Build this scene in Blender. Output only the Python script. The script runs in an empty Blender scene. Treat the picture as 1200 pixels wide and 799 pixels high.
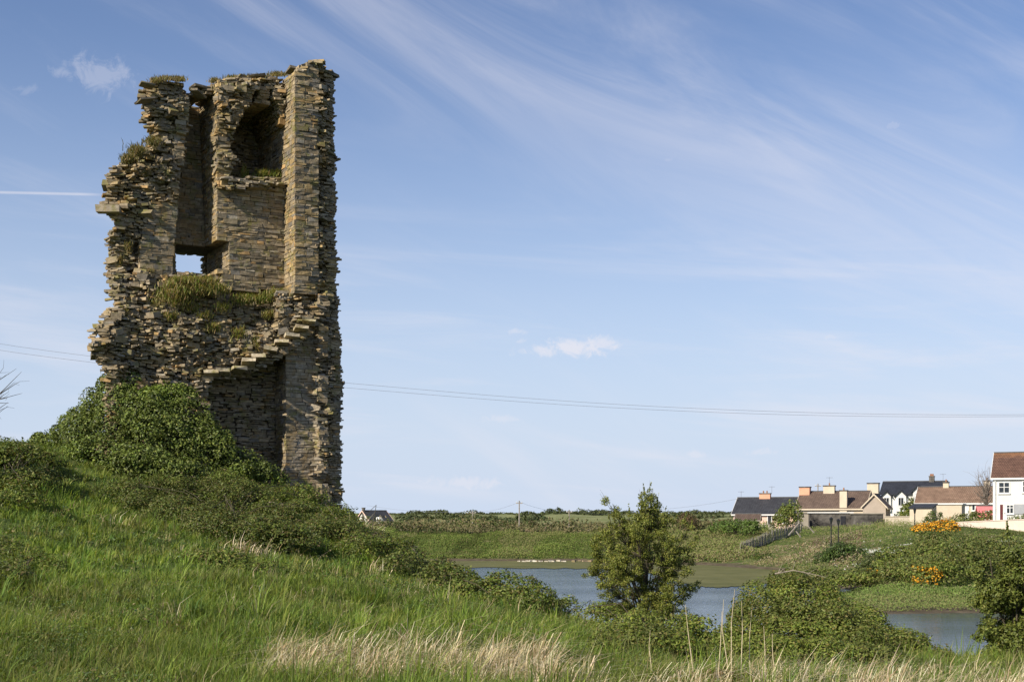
import bpy, bmesh, math, random
import numpy as np
from mathutils import Vector, Matrix
random.seed(7); rng = np.random.default_rng(11)
PI = math.pi; rad = math.radians
scene = bpy.context.scene
COL = scene.collection

# ------------------------------------------------------------------ camera
F = 1600.0; HY = 610.0                     # focal length in photo pixels, row of the horizon
cam = bpy.data.objects.new('camera', bpy.data.cameras.new('camera')); COL.objects.link(cam)
cam.location = (0, 0, 0); cam.rotation_euler = (rad(90), 0, 0)
cam.data.sensor_width = 36; cam.data.lens = 48.0
cam.data.shift_y = (HY - 399.5) / 1200.0
cam.data.clip_start = 0.1; cam.data.clip_end = 8000
scene.camera = cam

# ------------------------------------------------------------------ light
SUN_AZ = rad(47)      # from straight behind the camera, turned to the left
SUN_EL = rad(33)
sd = Vector((-math.sin(SUN_AZ)*math.cos(SUN_EL), -math.cos(SUN_AZ)*math.cos(SUN_EL), math.sin(SUN_EL)))
sun = bpy.data.lights.new('sun', 'SUN'); sun.energy = 5.0; sun.angle = rad(0.53); sun.color = (1.0, 0.91, 0.76)
so = bpy.data.objects.new('sun', sun); COL.objects.link(so)
so.rotation_euler = sd.to_track_quat('Z', 'Y').to_euler(); so.location = (-30, -30, 40)
vs = scene.view_settings
vs.view_transform = 'Standard'; vs.look = 'None'; vs.gamma = 1; vs.exposure = 0.36; vs.use_curve_mapping = False

world = bpy.data.worlds.new('World'); scene.world = world; world.use_nodes = True
def build_world():
    nt = world.node_tree; N = nt.nodes; L = nt.links; N.clear()
    out = N.new('ShaderNodeOutputWorld'); bg = N.new('ShaderNodeBackground'); bg.inputs[1].default_value = 0.090
    L.new(bg.outputs[0], out.inputs[0])
    sky = N.new('ShaderNodeTexSky'); sky.sky_type = 'NISHITA'; sky.sun_disc = False
    sky.sun_elevation = SUN_EL; sky.sun_rotation = math.atan2(sd.x, sd.y)
    sky.air_density = 1.0; sky.dust_density = 0.3; sky.ozone_density = 3.2; sky.altitude = 20
    tc = N.new('ShaderNodeTexCoord'); D = tc.outputs['Generated']
    def M(op, a, b=None, c=None, clamp=False):
        n = N.new('ShaderNodeMath'); n.operation = op; n.use_clamp = clamp
        for i, v in enumerate((a, b, c)):
            if v is None: continue
            if isinstance(v, (int, float)): n.inputs[i].default_value = v
            else: L.new(v, n.inputs[i])
        return n.outputs[0]
    def V(op, a, b):
        n = N.new('ShaderNodeVectorMath'); n.operation = op
        for i, v in enumerate((a, b)):
            if isinstance(v, tuple): n.inputs[i].default_value = v
            else: L.new(v, n.inputs[i])
        return n
    def noise(vec, scale, detail, rough, dist=0):
        n = N.new('ShaderNodeTexNoise'); n.inputs['Scale'].default_value = scale; n.inputs['Detail'].default_value = detail
        n.inputs['Roughness'].default_value = rough; n.inputs['Distortion'].default_value = dist
        L.new(vec, n.inputs['Vector']); return n.outputs[0]
    def mapr(v, a, b, c=0., d=1.):
        n = N.new('ShaderNodeMapRange'); n.interpolation_type = 'SMOOTHSTEP'; L.new(v, n.inputs[0])
        for i, x in enumerate((a, b, c, d)): n.inputs[i+1].default_value = x
        return n.outputs[0]
    def dr(px, py): return Vector(((px-600)/F, 1, (HY-py)/F)).normalized()
    # thin cirrus, long streaks running down to the right
    mp = N.new('ShaderNodeMapping'); mp.vector_type = 'TEXTURE'
    mp.inputs['Rotation'].default_value = (0, rad(26), 0); mp.inputs['Scale'].default_value = (1.0, 0.5, 0.16)
    L.new(D, mp.inputs['Vector'])
    n1 = noise(mp.outputs[0], 2.6, 9, 0.62, 0.7)
    n2 = noise(D, 3.1, 4, 0.5, 0.4)
    cir = M('MULTIPLY', mapr(n1, 0.44, 0.78), mapr(n2, 0.30, 0.62))
    # broad band of cirrus that fans from upper middle to the right
    a, b = dr(520, -20), dr(1230, 300); nrm = a.cross(b).normalized()
    dp = V('DOT_PRODUCT', D, tuple(nrm)).outputs['Value']
    wob = M('MULTIPLY_ADD', M('SUBTRACT', n2, 0.5), 0.10, dp)
    band = mapr(M('ABSOLUTE', wob), 0.12, 0.0)
    band = M('MULTIPLY', band, mapr(n1, 0.30, 0.66))
    # second, low bank of thin cirrus near the horizon
    mp2 = N.new('ShaderNodeMapping'); mp2.vector_type = 'TEXTURE'; mp2.inputs['Rotation'].default_value = (0, rad(4), 0)
    mp2.inputs['Scale'].default_value = (1.0, 0.6, 0.09); L.new(D, mp2.inputs['Vector'])
    n3 = noise(mp2.outputs[0], 3.2, 8, 0.6, 0.5)
    sz = N.new('ShaderNodeSeparateXYZ'); L.new(D, sz.inputs[0]); z = sz.outputs[2]
    low = M('MULTIPLY', mapr(n3, 0.46, 0.74), M('MULTIPLY', mapr(z, 0.27, 0.10), mapr(z, 0.0, 0.04)))
    soft = M('ADD', M('MULTIPLY', cir, 0.30), M('ADD', M('MULTIPLY', band, 0.25), M('MULTIPLY', low, 0.46)))
    # contrail
    a, b = dr(-200, 221), dr(130, 228.5); nrm = a.cross(b).normalized()
    dp = V('DOT_PRODUCT', D, tuple(nrm)).outputs['Value']
    line = mapr(M('ABSOLUTE', dp), 0.0013, 0.0003)
    ctr = M('MULTIPLY', line, mapr(sz.outputs[0], dr(134, 228).x, dr(90, 228).x))
    fr = M('GREATER_THAN', sz.outputs[1], 0.0)
    soft = M('ADD', soft, M('MULTIPLY', M('MULTIPLY', ctr, fr), 0.42))
    # little cumulus puffs
    pn = noise(D, 75, 9, 0.7, 0.8)
    pn2 = M('SUBTRACT', pn, 0.5)
    puff = None
    for (px, py, rx, ry, amp) in ((672,407,54,13,.75),(640,411,36,8,.55),(700,403,34,10,.6),(790,182,30,10,.32),(118,90,40,22,.26),(78,86,20,7,.2),
                                  (605,388,16,5,.4),(975,395,18,6,.42),(812,532,16,6,.4),(548,566,60,9,.45),(588,491,30,7,.35),(1048,147,14,5,.25),(25,104,16,6,.12),(894,530,26,6,.3)):
        d = dr(px, py)
        s = V('SUBTRACT', D, tuple(d)).outputs[0]
        s = V('MULTIPLY', s, (F/rx, 1.0, F/ry)).outputs[0]
        ln = V('LENGTH', s, (0,0,0)).outputs['Value']
        ln = M('MULTIPLY_ADD', pn2, 3.6, ln)
        p = M('MULTIPLY', mapr(ln, 1.05, 0.1), amp)
        puff = p if puff is None else M('MAXIMUM', puff, p)
    tot = M('MAXIMUM', soft, puff, clamp=True)
    mx = N.new('ShaderNodeMix'); mx.data_type = 'RGBA'
    L.new(tot, mx.inputs[0])
    hs = N.new('ShaderNodeMix'); hs.data_type = 'RGBA'; hs.blend_type = 'MULTIPLY'; hs.inputs[0].default_value = 1.0
    L.new(sky.outputs[0], hs.inputs[6]); hs.inputs[7].default_value = (1.03, 0.99, 1.09, 1)
    pale = N.new('ShaderNodeMix'); pale.data_type = 'RGBA'       # pale blue air low over the horizon
    L.new(M('POWER', mapr(z, 0.42, -0.03), 1.5), pale.inputs[0]); L.new(hs.outputs[2], pale.inputs[6]); pale.inputs[7].default_value = (5.3, 6.15, 7.6, 1)
    L.new(pale.outputs[2], mx.inputs[6]); mx.inputs[7].default_value = (7.2, 7.1, 7.7, 1)
    L.new(mx.outputs[2], bg.inputs[0])
build_world()

# ------------------------------------------------------------------ helpers
def at(px, py, Y): return Vector(((px-600)/F*Y, Y, (HY-py)/F*Y))
def tag(o, label=None, cat=None, group=None, kind=None):
    if label: o['label'] = label
    if cat: o['category'] = cat
    if group: o['group'] = group
    if kind: o['kind'] = kind
    return o
def empty(name, loc, rz=0, **k):
    o = bpy.data.objects.new(name, None); COL.objects.link(o); o.location = loc; o.rotation_euler = (0,0,rz)
    o.empty_display_size = 0.3
    return tag(o, **k)
def copy_tree(o, parent=None):
    c = o.copy(); COL.objects.link(c); c.parent = parent
    for ch in list(o.children): copy_tree(ch, c)
    return c

def mesh_np(name, verts, faces, mat, parent=None, tint=None, smooth=False):
    """verts (n,3); faces (m,k) ints, or a list of such arrays; tint (n,3)."""
    me = bpy.data.meshes.new(name)
    if isinstance(faces, np.ndarray): faces = [faces]
    tot = sum(f.shape[0] for f in faces); loops = sum(f.size for f in faces)
    me.vertices.add(len(verts)); me.vertices.foreach_set('co', np.ascontiguousarray(verts, dtype=np.float32).ravel())
    me.loops.add(loops); me.polygons.add(tot)
    li = np.concatenate([f.ravel() for f in faces]).astype(np.int32)
    sz = np.concatenate([np.full(f.shape[0], f.shape[1]) for f in faces])
    st = np.concatenate([[0], np.cumsum(sz)[:-1]]).astype(np.int32)
    me.loops.foreach_set('vertex_index', li)
    me.polygons.foreach_set('loop_start', st)
    me.update(calc_edges=True)
    if tint is not None:
        ca = me.color_attributes.new('tint', 'FLOAT_COLOR', 'POINT')
        c = np.ones((len(verts), 4), dtype=np.float32); c[:, :3] = tint
        ca.data.foreach_set('color', c.ravel())
    me.polygons.foreach_set('use_smooth', np.full(tot, smooth))
    me.materials.append(mat)
    o = bpy.data.objects.new(name, me); COL.objects.link(o)
    if parent: o.parent = parent
    return o

class MB:
    def __init__(s): s.v = []; s.f = []
    def poly(s, pts):
        n = len(s.v); s.v += [tuple(p) for p in pts]; s.f.append(tuple(range(n, n+len(pts))))
    def box(s, x0, y0, z0, x1, y1, z1, mat=None):
        n = len(s.v)
        P = [(x0,y0,z0),(x1,y0,z0),(x1,y1,z0),(x0,y1,z0),(x0,y0,z1),(x1,y0,z1),(x1,y1,z1),(x0,y1,z1)]
        if mat: P = [tuple(mat @ Vector(p)) for p in P]
        s.v += P
        for f in ((0,3,2,1),(4,5,6,7),(0,1,5,4),(1,2,6,5),(2,3,7,6),(3,0,4,7)): s.f.append(tuple(n+i for i in f))
    def prism(s, pts, off):
        """closed prism: polygon pts swept by vector off"""
        n = len(s.v); k = len(pts); o = Vector(off)
        s.v += [tuple(p) for p in pts] + [tuple(Vector(p)+o) for p in pts]
        s.f.append(tuple(range(n+k-1, n-1, -1))); s.f.append(tuple(range(n+k, n+2*k)))
        for i in range(k): j = (i+1) % k; s.f.append((n+i, n+j, n+k+j, n+k+i))
    def tube(s, pts, rads, seg=6, cap=True):
        pts = [Vector(p) for p in pts]; n0 = len(s.v); k = len(pts)
        if isinstance(rads, (int, float)): rads = [rads]*k
        ref = Vector((0.31, 0.17, 0.93))
        for i, p in enumerate(pts):
            t = (pts[min(i+1,k-1)] - pts[max(i-1,0)]).normalized()
            a = t.cross(ref)
            if a.length < 0.1: a = t.cross(Vector((1,0,0)))
            a.normalize(); b = t.cross(a)
            for j in range(seg):
                w = 2*PI*j/seg; s.v.append(tuple(p + (a*math.cos(w)+b*math.sin(w))*rads[i]))
        for i in range(k-1):
            for j in range(seg):
                a = n0+i*seg+j; b = n0+i*seg+(j+1)%seg; s.f.append((a, b, b+seg, a+seg))
        if cap:
            s.f.append(tuple(n0+j for j in range(seg-1,-1,-1))); s.f.append(tuple(n0+(k-1)*seg+j for j in range(seg)))
    def build(s, name, mat, parent=None, smooth=False):
        me = bpy.data.meshes.new(name); me.from_pydata(s.v, [], s.f); me.update()
        if smooth: me.polygons.foreach_set('use_smooth', [True]*len(me.polygons))
        me.materials.append(mat)
        o = bpy.data.objects.new(name, me); COL.objects.link(o)
        if parent: o.parent = parent
        return o

# value noise in numpy
_perm = np.random.default_rng(5).random((256, 256))
def vnoise(x, y):
    xi = np.floor(x).astype(int); yi = np.floor(y).astype(int); fx = x-xi; fy = y-yi
    fx = fx*fx*(3-2*fx); fy = fy*fy*(3-2*fy)
    g = lambda a, b: _perm[a & 255, b & 255]
    return (g(xi,yi)*(1-fx)+g(xi+1,yi)*fx)*(1-fy) + (g(xi,yi+1)*(1-fx)+g(xi+1,yi+1)*fx)*fy
def fbm(x, y, o=4, s=1.0):
    x = np.asarray(x, float)*s; y = np.asarray(y, float)*s; r = 0; a = .5; t = 0
    for i in range(o):
        r = r + a*vnoise(x+17.3*i, y-9.1*i); t += a; a *= .5; x = x*2.03; y = y*2.03
    return r/t          # 0..1

# ------------------------------------------------------------------ materials
def mat_base(name):
    m = bpy.data.materials.new(name); m.use_nodes = True; nt = m.node_tree
    return m, nt, nt.nodes, nt.links, nt.nodes['Principled BSDF']
def ramp(N, pts):
    r = N.new('ShaderNodeValToRGB'); e = r.color_ramp.elements
    while len(e) < len(pts): e.new(0.5)
    for k, (p, c) in enumerate(pts): e[k].position = p; e[k].color = (*c, 1)
    return r
def noisy(name, c1, c2, scale=3., rough=0.85, bump=0.0, bscale=None, detail=8, c3=None, spec=0.3, lo=.35, hi=.65):
    m, nt, N, L, B = mat_base(name)
    g = N.new('ShaderNodeNewGeometry')
    n = N.new('ShaderNodeTexNoise'); n.inputs['Scale'].default_value = scale; n.inputs['Detail'].default_value = detail; n.inputs['Roughness'].default_value = .65
    L.new(g.outputs['Position'], n.inputs['Vector'])
    pts = [(lo, c1), (hi, c2)] + ([(min(hi+.15, 1), c3)] if c3 else [])
    r = ramp(N, pts); L.new(n.outputs[0], r.inputs[0]); L.new(r.outputs[0], B.inputs['Base Color'])
    B.inputs['Roughness'].default_value = rough; B.inputs['Specular IOR Level'].default_value = spec
    if bump:
        n2 = N.new('ShaderNodeTexNoise'); n2.inputs['Scale'].default_value = bscale or scale*4; n2.inputs['Detail'].default_value = 6
        L.new(g.outputs['Position'], n2.inputs['Vector'])
        b = N.new('ShaderNodeBump'); b.inputs['Strength'].default_value = bump; b.inputs['Distance'].default_value = .05
        L.new(n2.outputs[0], b.inputs['Height']); L.new(b.outputs[0], B.inputs['Normal'])
    return m
def leafmat(name, transl=.35, rough=.55, spec=.25):
    m, nt, N, L, B = mat_base(name)
    a = N.new('ShaderNodeAttribute'); a.attribute_name = 'tint'
    L.new(a.outputs['Color'], B.inputs['Base Color']); B.inputs['Roughness'].default_value = rough; B.inputs['Specular IOR Level'].default_value = spec
    t = N.new('ShaderNodeBsdfTranslucent'); mx = N.new('ShaderNodeMix'); mx.data_type = 'RGBA'; mx.blend_type = 'MULTIPLY'
    mx.inputs[0].default_value = 1; L.new(a.outputs['Color'], mx.inputs[6]); mx.inputs[7].default_value = (1.25, 1.2, .55, 1)
    L.new(mx.outputs[2], t.inputs[0])
    s = N.new('ShaderNodeMixShader'); s.inputs[0].default_value = transl
    L.new(B.outputs[0], s.inputs[1]); L.new(t.outputs[0], s.inputs[2])
    L.new(s.outputs[0], N['Material Output'].inputs[0])
    return m
def stonemat():
    m, nt, N, L, B = mat_base('stone')
    a = N.new('ShaderNodeAttribute'); a.attribute_name = 'tint'
    g = N.new('ShaderNodeNewGeometry')
    n = N.new('ShaderNodeTexNoise'); n.inputs['Scale'].default_value = 9; n.inputs['Detail'].default_value = 8; n.inputs['Roughness'].default_value = .7
    L.new(g.outputs['Position'], n.inputs['Vector'])
    r = ramp(N, [(.3, (.55,.54,.52)), (.7, (1.35,1.33,1.3))]); L.new(n.outputs[0], r.inputs[0])
    mx = N.new('ShaderNodeMix'); mx.data_type = 'RGBA'; mx.blend_type = 'MULTIPLY'; mx.inputs[0].default_value = 1
    L.new(a.outputs['Color'], mx.inputs[6]); L.new(r.outputs[0], mx.inputs[7])
    # lichen
    n3 = N.new('ShaderNodeTexNoise'); n3.inputs['Scale'].default_value = 1.7; n3.inputs['Detail'].default_value = 9; n3.inputs['Roughness'].default_value = .75
    L.new(g.outputs['Position'], n3.inputs['Vector'])
    r3 = ramp(N, [(.50, (0,0,0)), (.66, (.8,.8,.8))]); L.new(n3.outputs[0], r3.inputs[0])
    m2 = N.new('ShaderNodeMix'); m2.data_type = 'RGBA'; L.new(r3.outputs[0], m2.inputs[0]); L.new(mx.outputs[2], m2.inputs[6]); m2.inputs[7].default_value = (.27,.175,.065,1)
    n4 = N.new('ShaderNodeTexNoise'); n4.inputs['Scale'].default_value = 5; n4.inputs['Detail'].default_value = 6; n4.inputs['Roughness'].default_value = .7
    mpp = N.new('ShaderNodeMapping'); mpp.inputs['Location'].default_value = (7,3,1); L.new(g.outputs['Position'], mpp.inputs[0]); L.new(mpp.outputs[0], n4.inputs['Vector'])
    r4 = ramp(N, [(.63, (0,0,0)), (.7, (.5,.5,.5))]); L.new(n4.outputs[0], r4.inputs[0])
    m3 = N.new('ShaderNodeMix'); m3.data_type = 'RGBA'; L.new(r4.outputs[0], m3.inputs[0]); L.new(m2.outputs[2], m3.inputs[6]); m3.inputs[7].default_value = (.42,.40,.34,1)
    # moss on the surfaces that face up
    n5 = N.new('ShaderNodeTexNoise'); n5.inputs['Scale'].default_value = 2.6; n5.inputs['Detail'].default_value = 8; n5.inputs['Roughness'].default_value = .7; L.new(g.outputs['Position'], n5.inputs['Vector'])
    s5 = N.new('ShaderNodeSeparateXYZ'); L.new(g.outputs['Normal'], s5.inputs[0]); a5 = N.new('ShaderNodeMath'); a5.operation = 'MULTIPLY_ADD'; L.new(s5.outputs[2], a5.inputs[0]); a5.inputs[1].default_value = .13; L.new(n5.outputs[0], a5.inputs[2])
    r5 = ramp(N, [(.53, (0,0,0)), (.64, (.8,.8,.8))]); L.new(a5.outputs[0], r5.inputs[0])
    m5 = N.new('ShaderNodeMix'); m5.data_type = 'RGBA'; L.new(r5.outputs[0], m5.inputs[0]); L.new(m3.outputs[2], m5.inputs[6]); m5.inputs[7].default_value = (.18,.165,.05,1)
    L.new(m5.outputs[2], B.inputs['Base Color']); B.inputs['Roughness'].default_value = .92; B.inputs['Specular IOR Level'].default_value = .15
    b = N.new('ShaderNodeBump'); b.inputs['Strength'].default_value = .55; b.inputs['Distance'].default_value = .03
    L.new(n.outputs[0], b.inputs['Height']); L.new(b.outputs[0], B.inputs['Normal'])
    return m
STONE = stonemat()
MORTAR = noisy('mortar', (.10,.082,.06), (.20,.165,.12), 6, .95, .6, 14)
LEAF = leafmat('leaf', .30, .5, .28); IVYM = leafmat('ivy_leaf', .2, .5, .3); GRASS = leafmat('grass_blade', .38, .6, .2); STRAW = leafmat('straw', .25, .7, .15)
FARLEAF = leafmat('far_leaf', .2, .7, .1); PETAL = leafmat('petal', .3, .6, .1)
BARK = noisy('bark', (.05,.042,.028), (.12,.10,.065), 20, .9, .5)
DEADWOOD = noisy('dead_wood', (.22,.18,.13), (.42,.36,.28), 30, .85)
POLEW = noisy('pole_wood', (.22,.19,.16), (.36,.32,.27), 8, .85)
WIRE = noisy('wire', (.16,.17,.20), (.22,.23,.26), 8, .5)

# ------------------------------------------------------------------ terrain
CP = []
def cv(px, py, Y): CP.append((px, Y, (HY-py)/F*Y))
def cz(px, Y, z): CP.append((px, Y, z))
for px in (-500, 0, 400, 800, 1200, 1700):
    cz(px, 2, -1.6); cz(px, 6, -1.62)
for px, z in ((-500,-1.35),(0,-1.5),(300,-1.56),(600,-1.62),(900,-1.72),(1200,-1.8),(1700,-1.9)): cz(px, 12, z)
for a in ((-400,665,20),(0,700,19),(150,705,19.5),(300,702,20),(450,715,20),(600,742,19),(750,772,18),(900,792,17),(1050,803,16.5),(1200,810,16.5),(1600,820,17),
          (0,640,25),(200,645,26),(320,655,27),(400,664,27),(520,692,27),(620,718,25),(760,752,22),(900,776,20),(1050,786,20),(1200,792,19),(1600,800,19),
          (-400,560,30),(0,582,32),(60,585,32.5),(100,592,33),(200,605,33),(350,625,33),(430,640,33),(500,670,31),(560,692,30),(640,714,27),
          (-400,500,40),(-40,524,40),(20,524,38),(70,522,39.5),(110,524,39.5),(150,552,38),(250,578,37),(340,588,38),(400,600,39),(420,612,39),(450,640,38),(490,668,36)): cv(*a)
for a in ((150,42,.9),(250,42,.8),(330,42,.8),(400,43,.4),(150,47,.8),(300,47,.2),(60,46,1.4),(-100,50,1.2),(-400,60,1),(440,43,-1.6),
          (480,43,-3.2),(400,52,-2.5),(300,60,-3),(100,60,-1.5),(520,40,-3.4),(560,38,-3.9),(640,34,-3.6),(700,31,-3.3),(760,29,-3.6),(900,28,-3.6),(1050,28,-3.8),(1200,28,-3.8),(1700,28,-3.8),
          (520,50,-5.4),(560,46,-5.5),(640,42,-5.5),(760,37,-5.5),(900,36,-5.5),(1050,35,-5.5),(1200,35,-5.5),(1700,35,-5.5),(400,65,-5.5),(200,80,-5.5),(0,90,-5.5),(-400,90,-5)): cz(*a)
for px in (-400,-100,200,400,500,600,700,800):
    for Y in (75, 100, 135): 
        if px > 150 or Y > 95: cz(px, Y, -6.2)
for px in (560,640,760,880,1000): cz(px, 55, -6.3)
for a in ((880,75,-6.2),(880,110,-5.6),(860,125,-5.6),(1000,60,-6.1),(1100,50,-6.2),(1100,62,-6),(1200,50,-6.2),(1200,62,-6),(1700,62,-6),(1700,50,-6.2),(960,90,-4.8),(960,76,-4.98),(960,71,-5.5),(995,74,-5.0)): cz(*a)
# far bank, left
for px in (-300,100,400,480,560,640,690):
    cz(px, 150, -5.5); cz(px, 168, -5.1); cz(px, 173, -4.4); cv(px, 628, 183); cz(px, 215, -1.8); cv(px, 615, 290); cv(px, 604, 560); cv(px, 603, 800); cz(px, 1600, 0); cz(px, 4000, -6)
for a in ((740,157,-5.0),(740,170,-3.6),(740,190,-1.6),(780,156,-5.0),(780,172,-3.2),(740,230,-1.2),(820,154,-5),(820,162,-4),(820,178,-2.2),(850,205,-1.0),(780,215,-1)): cz(*a)
for px in (780,860,950,1050,1200,1700): cv(px, 607, 330); cv(px, 603.5, 600); cz(px, 1600, 0); cz(px, 4000, -6)
for a in ((870,154,-4.4),(870,185,-1.6),(870,197,-1.4),(920,195,-1.3),(900,146,-4.4),(900,165,-2.8),(910,138,-5.1),(950,165,-1.9),(950,140,-3.3),(950,125,-4.3),(960,112,-5.1),
          (960,190,-1.1),(1000,180,-1.0),(1020,165,-1.0),(1020,140,-2.4),(1020,118,-3.6),(1030,88,-4.85),(1030,73,-5.02),(1030,70,-5.4),(1000,98,-5.0),
          (1160,74,-5.0),(1160,70,-5.5),(1220,74,-5.0),(1220,70,-5.5),(1700,74,-5),(1700,70,-5.5),(1100,84,-4.7),(1200,84,-4.6),(1100,98,-3.8),(1200,98,-3.4),(1700,98,-3),
          (1100,120,-2.4),(1200,120,-1.9),(1100,145,-1.2),(1200,140,-1.1),(1700,140,-.8),(1060,178,-.5),(1110,172,-.35),(1160,158,-.1),(1200,150,.1),(1300,150,.1),(1700,160,.2),
          (1050,215,-.3),(1100,240,-.3),(1200,200,.2),(950,230,-1),(870,230,-.9),(1700,240,.4)): cz(*a)
CP = np.array(CP); 
def lp(x, y):
    th = np.clip(np.arctan2(x, np.maximum(y, 1e-3)), -.72, .72); r = np.maximum(np.hypot(x, y), 1.5)
    return th, np.log(r)
_cx = (CP[:,0]-600)/F*CP[:,1]; _cy = CP[:,1]; _u, _v = lp(_cx, _cy)
_A = np.sqrt((_u[:,None]-_u)**2 + (_v[:,None]-_v)**2 + 2e-5)
_n = len(_u); _P = np.stack([np.ones(_n), _u, _v], 1)
_S = np.block([[_A + 1e-4*np.eye(_n), _P], [_P.T, np.zeros((3,3))]])
_W = np.linalg.lstsq(_S, np.concatenate([CP[:,2], np.zeros(3)]), rcond=None)[0]
def hbase(x, y):
    x = np.atleast_1d(np.asarray(x, float)); y = np.atleast_1d(np.asarray(y, float))
    u, v = lp(x, y); out = np.empty(len(u))
    for i in range(0, len(u), 40000):
        a, b = u[i:i+40000], v[i:i+40000]
        A = np.sqrt((a[:,None]-_u)**2 + (b[:,None]-_v)**2 + 2e-5)
        out[i:i+40000] = A @ _W[:_n] + _W[_n] + _W[_n+1]*a + _W[_n+2]*b
    return out
def hgt(x, y):
    z = hbase(x, y); x = np.atleast_1d(np.asarray(x,float)); y = np.atleast_1d(np.asarray(y,float))
    r = np.hypot(x, y)
    near = np.clip((60-r)/20, 0, 1)
    m = np.clip((z+4.9)/.5, 0.0, 1)
    z = z + near*m*((fbm(x, y, 3, .55)-.5)*.34 + (fbm(x+50, y, 3, 2.2)-.5)*.10)
    z = z + (1-near)*m*((fbm(x, y, 4, .06)-.5)*np.clip(r*.006, 0, 3.0)+ (fbm(x, y, 3, .35)-.5)*.5)
    return z
def h1(x, y): return float(hgt([x], [y])[0])
def gpt(px, Y, dz=0): x = (px-600)/F*Y; return Vector((x, Y, h1(x, Y)+dz))

def hit(px, py):
    """distance at which the sight line of a photo point meets the land"""
    Y = np.linspace(11, 46, 351); z = hgt((px-600)/F*Y, Y); r = (HY-py)/F*Y; k = np.where(z >= r)[0]
    return float(Y[k[0]]) if len(k) else None
def on(px, py, w_m, h_m, d_m, Yd=34):
    """a lobe of given size whose foot stands where the photo point meets the land"""
    Y = hit(px, py) or Yd; g = gpt(px, Y); h_m *= random.uniform(.6, 1.2); w_m *= random.uniform(.7, 1.1); return (px, HY-(g.z+h_m*.35)/Y*F, Y, w_m/Y*F, h_m/Y*F*.75, d_m)
def ground_material():
    m, nt, N, L, B = mat_base('ground')
    g = N.new('ShaderNodeNewGeometry'); P = g.outputs['Position']
    def noise(s, d=8, r=.62, dist=0, loc=None):
        n = N.new('ShaderNodeTexNoise'); n.inputs['Scale'].default_value = s; n.inputs['Detail'].default_value = d; n.inputs['Roughness'].default_value = r; n.inputs['Distortion'].default_value = dist
        L.new(P, n.inputs['Vector']); return n.outputs[0]
    def mix(f, a, b):
        k = N.new('ShaderNodeMix'); k.data_type = 'RGBA'
        L.new(f, k.inputs[0])
        for i, v in ((6, a), (7, b)):
            if isinstance(v, tuple): k.inputs[i].default_value = (*v, 1)
            else: L.new(v, k.inputs[i])
        return k.outputs[2]
    def mr(v, a, b):
        n = N.new('ShaderNodeMapRange'); n.interpolation_type = 'SMOOTHSTEP'; L.new(v, n.inputs[0]); n.inputs[1].default_value = a; n.inputs[2].default_value = b; return n.outputs[0]
    grass = ramp(N, [(.3,(.035,.055,.014)), (.5,(.07,.105,.024)), (.68,(.12,.14,.045))]); L.new(noise(1.1, 10, .7), grass.inputs[0])
    field = ramp(N, [(.35,(.155,.18,.065)), (.6,(.215,.225,.10))]); L.new(noise(.05, 8, .6), field.inputs[0])
    dry = mix(mr(noise(.22, 9, .65, .6), .50, .62), grass.outputs[0], (.20,.17,.09))
    sp = N.new('ShaderNodeSeparateXYZ'); L.new(P, sp.inputs[0])
    c = mix(mr(sp.outputs[1], 60, 75), grass.outputs[0], dry)
    c = mix(mr(sp.outputs[1], 225, 250), c, field.outputs[0])
    # distant field pattern
    vz = N.new('ShaderNodeTexVoronoi'); vz.inputs['Scale'].default_value = .006; L.new(P, vz.inputs['Vector'])
    fr = ramp(N, [(0,(.12,.14,.055)),(.4,(.18,.20,.08)),(.7,(.13,.13,.06)),(1,(.22,.21,.11))]); L.new(vz.outputs['Color'], fr.inputs[0])
    c = mix(mr(sp.outputs[1], 520, 560), c, fr.outputs[0])
    # shore mud and silt near the water line
    mud = ramp(N, [(.35,(.07,.055,.035)), (.65,(.15,.12,.08))]); L.new(noise(1.3, 8), mud.inputs[0])
    zz = N.new('ShaderNodeMath'); zz.operation = 'MULTIPLY_ADD'; L.new(noise(.5, 6), zz.inputs[0]); zz.inputs[1].default_value = .5; L.new(sp.outputs[2], zz.inputs[2])
    c = mix(mr(zz.outputs[0], -4.35, -4.6), c, mud.outputs[0])
    L.new(c, B.inputs['Base Color']); B.inputs['Roughness'].default_value = .95; B.inputs['Specular IOR Level'].default_value = .1
    b = N.new('ShaderNodeBump'); b.inputs['Strength'].default_value = .8; b.inputs['Distance'].default_value = .12
    L.new(noise(6, 8, .7), b.inputs['Height']); L.new(b.outputs[0], B.inputs['Normal'])
    return m
def build_ground():
    front = np.linspace(rad(-27), rad(27), 460); 
    side = np.concatenate([np.linspace(rad(-180), rad(-29), 44), front, np.linspace(rad(29), rad(180), 44)[:-1]])
    rr = [0.6]
    while rr[-1] < 5000: rr.append(rr[-1]*1.0135 + .02)
    rr = np.array(rr); na = len(side); nr = len(rr)
    R, T = np.meshgrid(rr, side, indexing='ij')
    x = (R*np.sin(T)).ravel(); y = (R*np.cos(T)).ravel()
    z = hgt(x, y)
    back = np.cos(T).ravel() < 0.2
    z = np.where(back & (R.ravel() > 30), np.maximum(z, -1.8), z)
    v = np.stack([x, y, z], 1); v = np.vstack([v, [[0, 0, -1.6]]])
    i = np.arange(nr-1)[:,None]*na; j = np.arange(na)[None,:]; jn = (j+1) % na
    q = np.stack([i+j, i+na+j, i+na+jn, i+jn], -1).reshape(-1, 4)
    c = len(v)-1; t = np.stack([np.full(na, c), np.arange(na), (np.arange(na)+1) % na], 1)
    o = mesh_np('ground', v, [q, t], ground_material(), smooth=True); tag(o, kind='structure', label='grassy banks and fields around the inlet', cat='ground')
build_ground()

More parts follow.
